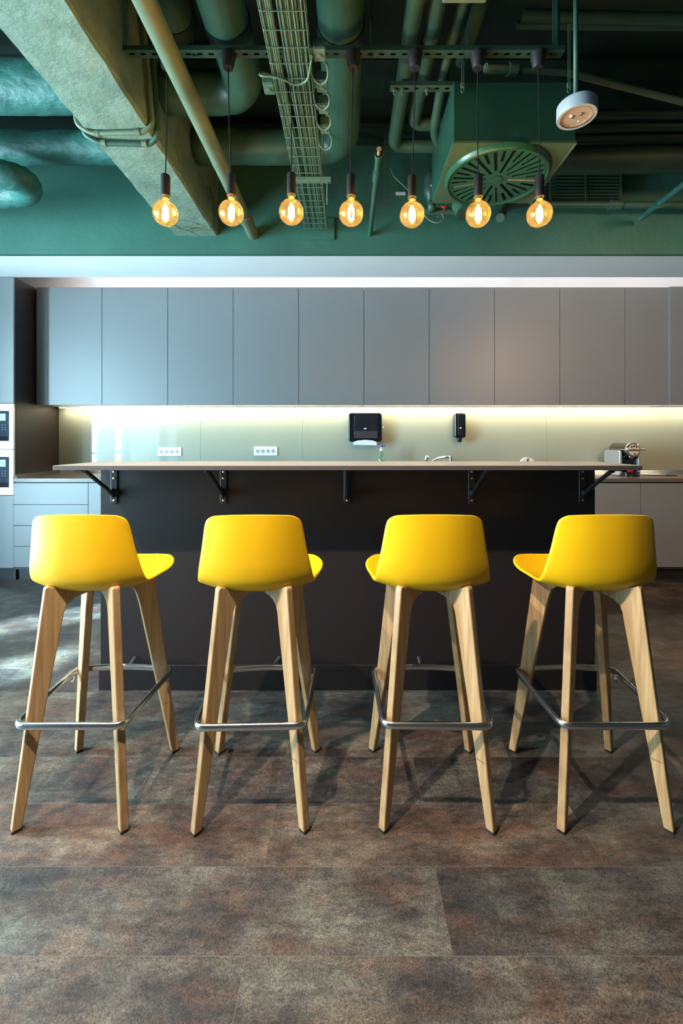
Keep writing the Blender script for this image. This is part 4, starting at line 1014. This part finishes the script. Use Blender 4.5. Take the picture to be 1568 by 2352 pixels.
# hanger wires of the box
for px, lab in ((1062, 'wire hanger with hook on the left front of the fan box'), (1306, 'wire hanger with hook on the right front of the fan box')):
    X = WX(px, 2.085); t = thing('hanger_wire', lab, 'hanger', (X, 2.085, bz1-.1), 'wire hangers of the fan box')
    zz = bz1-.075
    MB().cyl((X-.004, 2.083, zz+.05), (X-.004, 2.083, ZC), .0022, seg=6).cyl((X+.005, 2.083, zz+.05), (X+.005, 2.083, ZC), .0022, seg=6).build('wires', M['green_wire'], t)
    bx(X-.009, X+.009, 2.079, 2.089, zz+.03, zz+.052).build('clamp', M['green_wire'], t, bevel=.002)
    MB().tube([Vector((X+.007*math.cos(a), 2.085, zz+.018+.012*math.sin(a))) for a in [2*PI*i/14 for i in range(14)]], .0022, 6, closed=True).build('hook', M['green_wire'], t, smooth=True)

# ------------------------------------------------------------------ small services near the wall at the right
Y2 = 3.02
t = thing('insulated_valve', 'green wrapped valve body hanging left of the fan box, with a white sticker', 'valve', W(990, 430, Y2))
c = W(989, 430, Y2)
MB().lathe([(.0001, .115), (.014, .11), (.02, .095), (.040, .075), (.046, .03), (.046, -.045), (.040, -.06), (.030, -.075), (.026, -.10), (.0001, -.10)], c, 'z', 24).build('wrapped_body', M['green_pipe'], t, smooth=True)
MB().tube([c+Vector((.004, 0, -.09)), c+Vector((.006, 0, -.165))], .027, 16).build('pipe_stub', M['green_pipe'], t, smooth=True)
bx(c.x-.012, c.x+.034, c.y-.0485, c.y-.0465, c.z-.022, c.z-.010).build('sticker', M['white'], t)
pipe('ceiling_pipe', [W(975, 486, Y2+.05), W(1070, 486, Y2+.05)], .024, 'green_pipe', 'short horizontal green pipe behind the red valve handle', 'pipe', 'small pipes under the fan box', collars=[(W(1047, 486, Y2+.05), W(1058, 486, Y2+.05), .029, 'green_pipe')])
c = W(1020, 478, Y2)
t = thing('red_valve_handle', 'small red valve handle under the left corner of the fan box', 'valve', c)
MB().cyl(c+Vector((0, 0, -.03)), c+Vector((0, 0, .004)), .006, seg=10).build('stem', M['green_pipe'], t)
MB().tube([c+Vector((-.024, 0, .012)), c+Vector((-.008, -.004, .004)), c+Vector((.008, -.004, .006)), c+Vector((.026, 0, .008))], [.008, .009, .008, .008], 10).build('lever', M['red'], t, smooth=True)
tag(MB().tube(smoothpath([W(972, 490, 2.9), W(985, 505, 2.9), W(1005, 512, 2.88), W(1018, 503, 2.88), W(1014, 492, 2.9), W(1004, 499, 2.9)], 6), .004, 8).build('loose_cable', M['green_wire'], org=W(990, 508, 2.9), smooth=True), 'thin loose cable curling below the red valve handle', 'cable')
tag(MB().tube(smoothpath([W(896, 386, 2.95), W(905, 405, 2.95), W(925, 425, 2.95), W(938, 438, 2.95)], 6), .004, 8).build('loose_cable', M['green_wire'], org=W(900, 400, 2.95), smooth=True), 'thin cable slanting down beside the fifth bulb socket', 'cable')
tag(bx(WX(911, 3.2), WX(934, 3.2), 3.262, YS-.001, WZ(447, 3.27), WZ(442, 3.27)).build('label_sticker', M['white'], org=W(922, 444, 3.26)), 'small white label strip on the wall left of the fifth bulb', 'label')
pipe('ceiling_pipe', [W(1148, 500, 3.0), W(1158, 478, 3.12), W(1185, 468, 3.18), W(1215, 466, 3.18)], .030, 'green_pipe', 'stubby bent green pipe under the middle of the fan box', 'pipe', 'small pipes under the fan box', rad=.03)
pipe('ceiling_pipe', [W(1055, 470, 2.95), W(1066, 490, 2.9)], .055, 'green_pipe', 'fat teal pipe end just behind the sixth bulb', 'pipe', 'small pipes under the fan box')
pipe('ceiling_pipe', [W(1215, 470, 3.18), W(1600, 472, 3.18)], .026, 'green_pipe', 'long thin pipe along the top of the green wall at the right', 'pipe', collars=[(W(1398, 470.7, 3.18), W(1425, 471, 3.18), .034, 'green_pipe')], group='pipes on the right wall')
a, b = W(1469, 503, 3.2), W(1600, 400, 2.55)
pipe('ceiling_pipe', [a, b], .019, 'insul', 'teal pipe slanting down to the green wall at the right edge', 'pipe', 'pipes on the right wall', collars=[(a.lerp(b, .36), a.lerp(b, .39), .025, 'insul')])
# louvre grille
t = thing('air_grille', 'dark louvred grille right of the fan box', 'grille', W(1345, 430, 3.22))
g = MB(); gx0, gx1 = WX(1262, 3.2), WX(1424, 3.2); gz0, gz1 = WZ(462, 3.2), WZ(400, 3.2)
for k in range(9):
    z = gz0+(gz1-gz0)*k/8; g.box(gx0, gx1, 3.195, 3.225, z-.002, z+.002)
g.build('louvres', M['green_metal'], t)
bx(gx0, gx1, 3.24, 3.279, gz0-.01, gz1+.01).build('backing', M['ventdark'], t)
for xx in (gx0, (gx0+gx1)/2, gx1): bx(xx-.004, xx+.004, 3.19, 3.1945, gz0-.01, gz1+.01).build('upright', M['green_metal'], t)
# flat box at the top edge
tag(bx(WX(1015, 1.62), WX(1118, 1.62), 1.45, 1.63, WZ(10, 1.63), WZ(10, 1.63)+.08).build('ceiling_device', M['green_olive'], org=W(1066, 5, 1.6), bevel=.008), 'flat olive-green housing cut off by the top edge', 'device')

# ------------------------------------------------------------------ lights
def area(name, loc, rot, sx, sy, power, col, spread=None):
    l = bpy.data.lights.new(name, 'AREA'); l.shape = 'RECTANGLE'; l.size = sx; l.size_y = sy; l.energy = power; l.color = col
    if spread: l.spread = spread
    o = bpy.data.objects.new(name, l); C.objects.link(o); o.location = loc; o.rotation_euler = rot; return o
for i, (a, b) in enumerate(WIN):
    P = [225, 120, 45, 14][i]
    area('window_daylight', (XL-(.11 if i < 2 else .02), (a+b)/2, 1.3), (0, -PI/2, 0), 2.4, b-a-.04, P, (.52, .84, 1.0))
def spot(name, loc, target, power, col, size, blend, radius):
    l = bpy.data.lights.new(name, 'SPOT'); l.energy = power; l.color = col; l.spot_size = size; l.spot_blend = blend; l.shadow_soft_size = radius
    o = bpy.data.objects.new(name, l); C.objects.link(o); o.location = loc
    d = Vector(target)-Vector(loc); o.rotation_euler = d.to_track_quat('-Z', 'Y').to_euler(); return o
spot('track_spot', (-.72, .45, 2.68), (-.02, 1.72, .2), 165, (1, .88, .74), math.radians(74), .6, .02)
spot('track_spot', (-1.95, .55, 2.6), (.1, 1.9, .1), 150, (1, .92, .84), math.radians(66), .6, .02)
spot('track_spot', (2.4, .5, 2.5), (2.3, 3.96, 1.35), 150, (1, .60, .35), math.radians(76), 1, .25)
sun = bpy.data.lights.new('sun', 'SUN'); sun.energy = 26; sun.color = (.55, .85, 1); sun.angle = math.radians(2.5)
so = bpy.data.objects.new('sun', sun); C.objects.link(so)
so.rotation_euler = Vector((1, .60, -.98)).to_track_quat('-Z', 'Y').to_euler()
wd_ = bpy.data.worlds.new('world'); SC.world = wd_; wd_.use_nodes = True
wd_.node_tree.nodes['Background'].inputs[0].default_value = (.55, .8, 1, 1); wd_.node_tree.nodes['Background'].inputs[1].default_value = 1.2

# ------------------------------------------------------------------ camera
cam = bpy.data.cameras.new('camera'); co = bpy.data.objects.new('camera', cam); C.objects.link(co)
co.location = (0, 0, CAMH); co.rotation_euler = (PI/2, 0, 0)
cam.sensor_fit = 'VERTICAL'; cam.sensor_height = 36; cam.lens = F/2352*36
cam.shift_x = (784-VX)/2352; cam.shift_y = -(1176-VY)/2352; cam.clip_start = .01
SC.camera = co
SC.view_settings.view_transform = 'Standard'; SC.view_settings.look = 'None'; SC.view_settings.exposure = 1.0; SC.view_settings.gamma = 1
SC.view_settings.use_curve_mapping = False
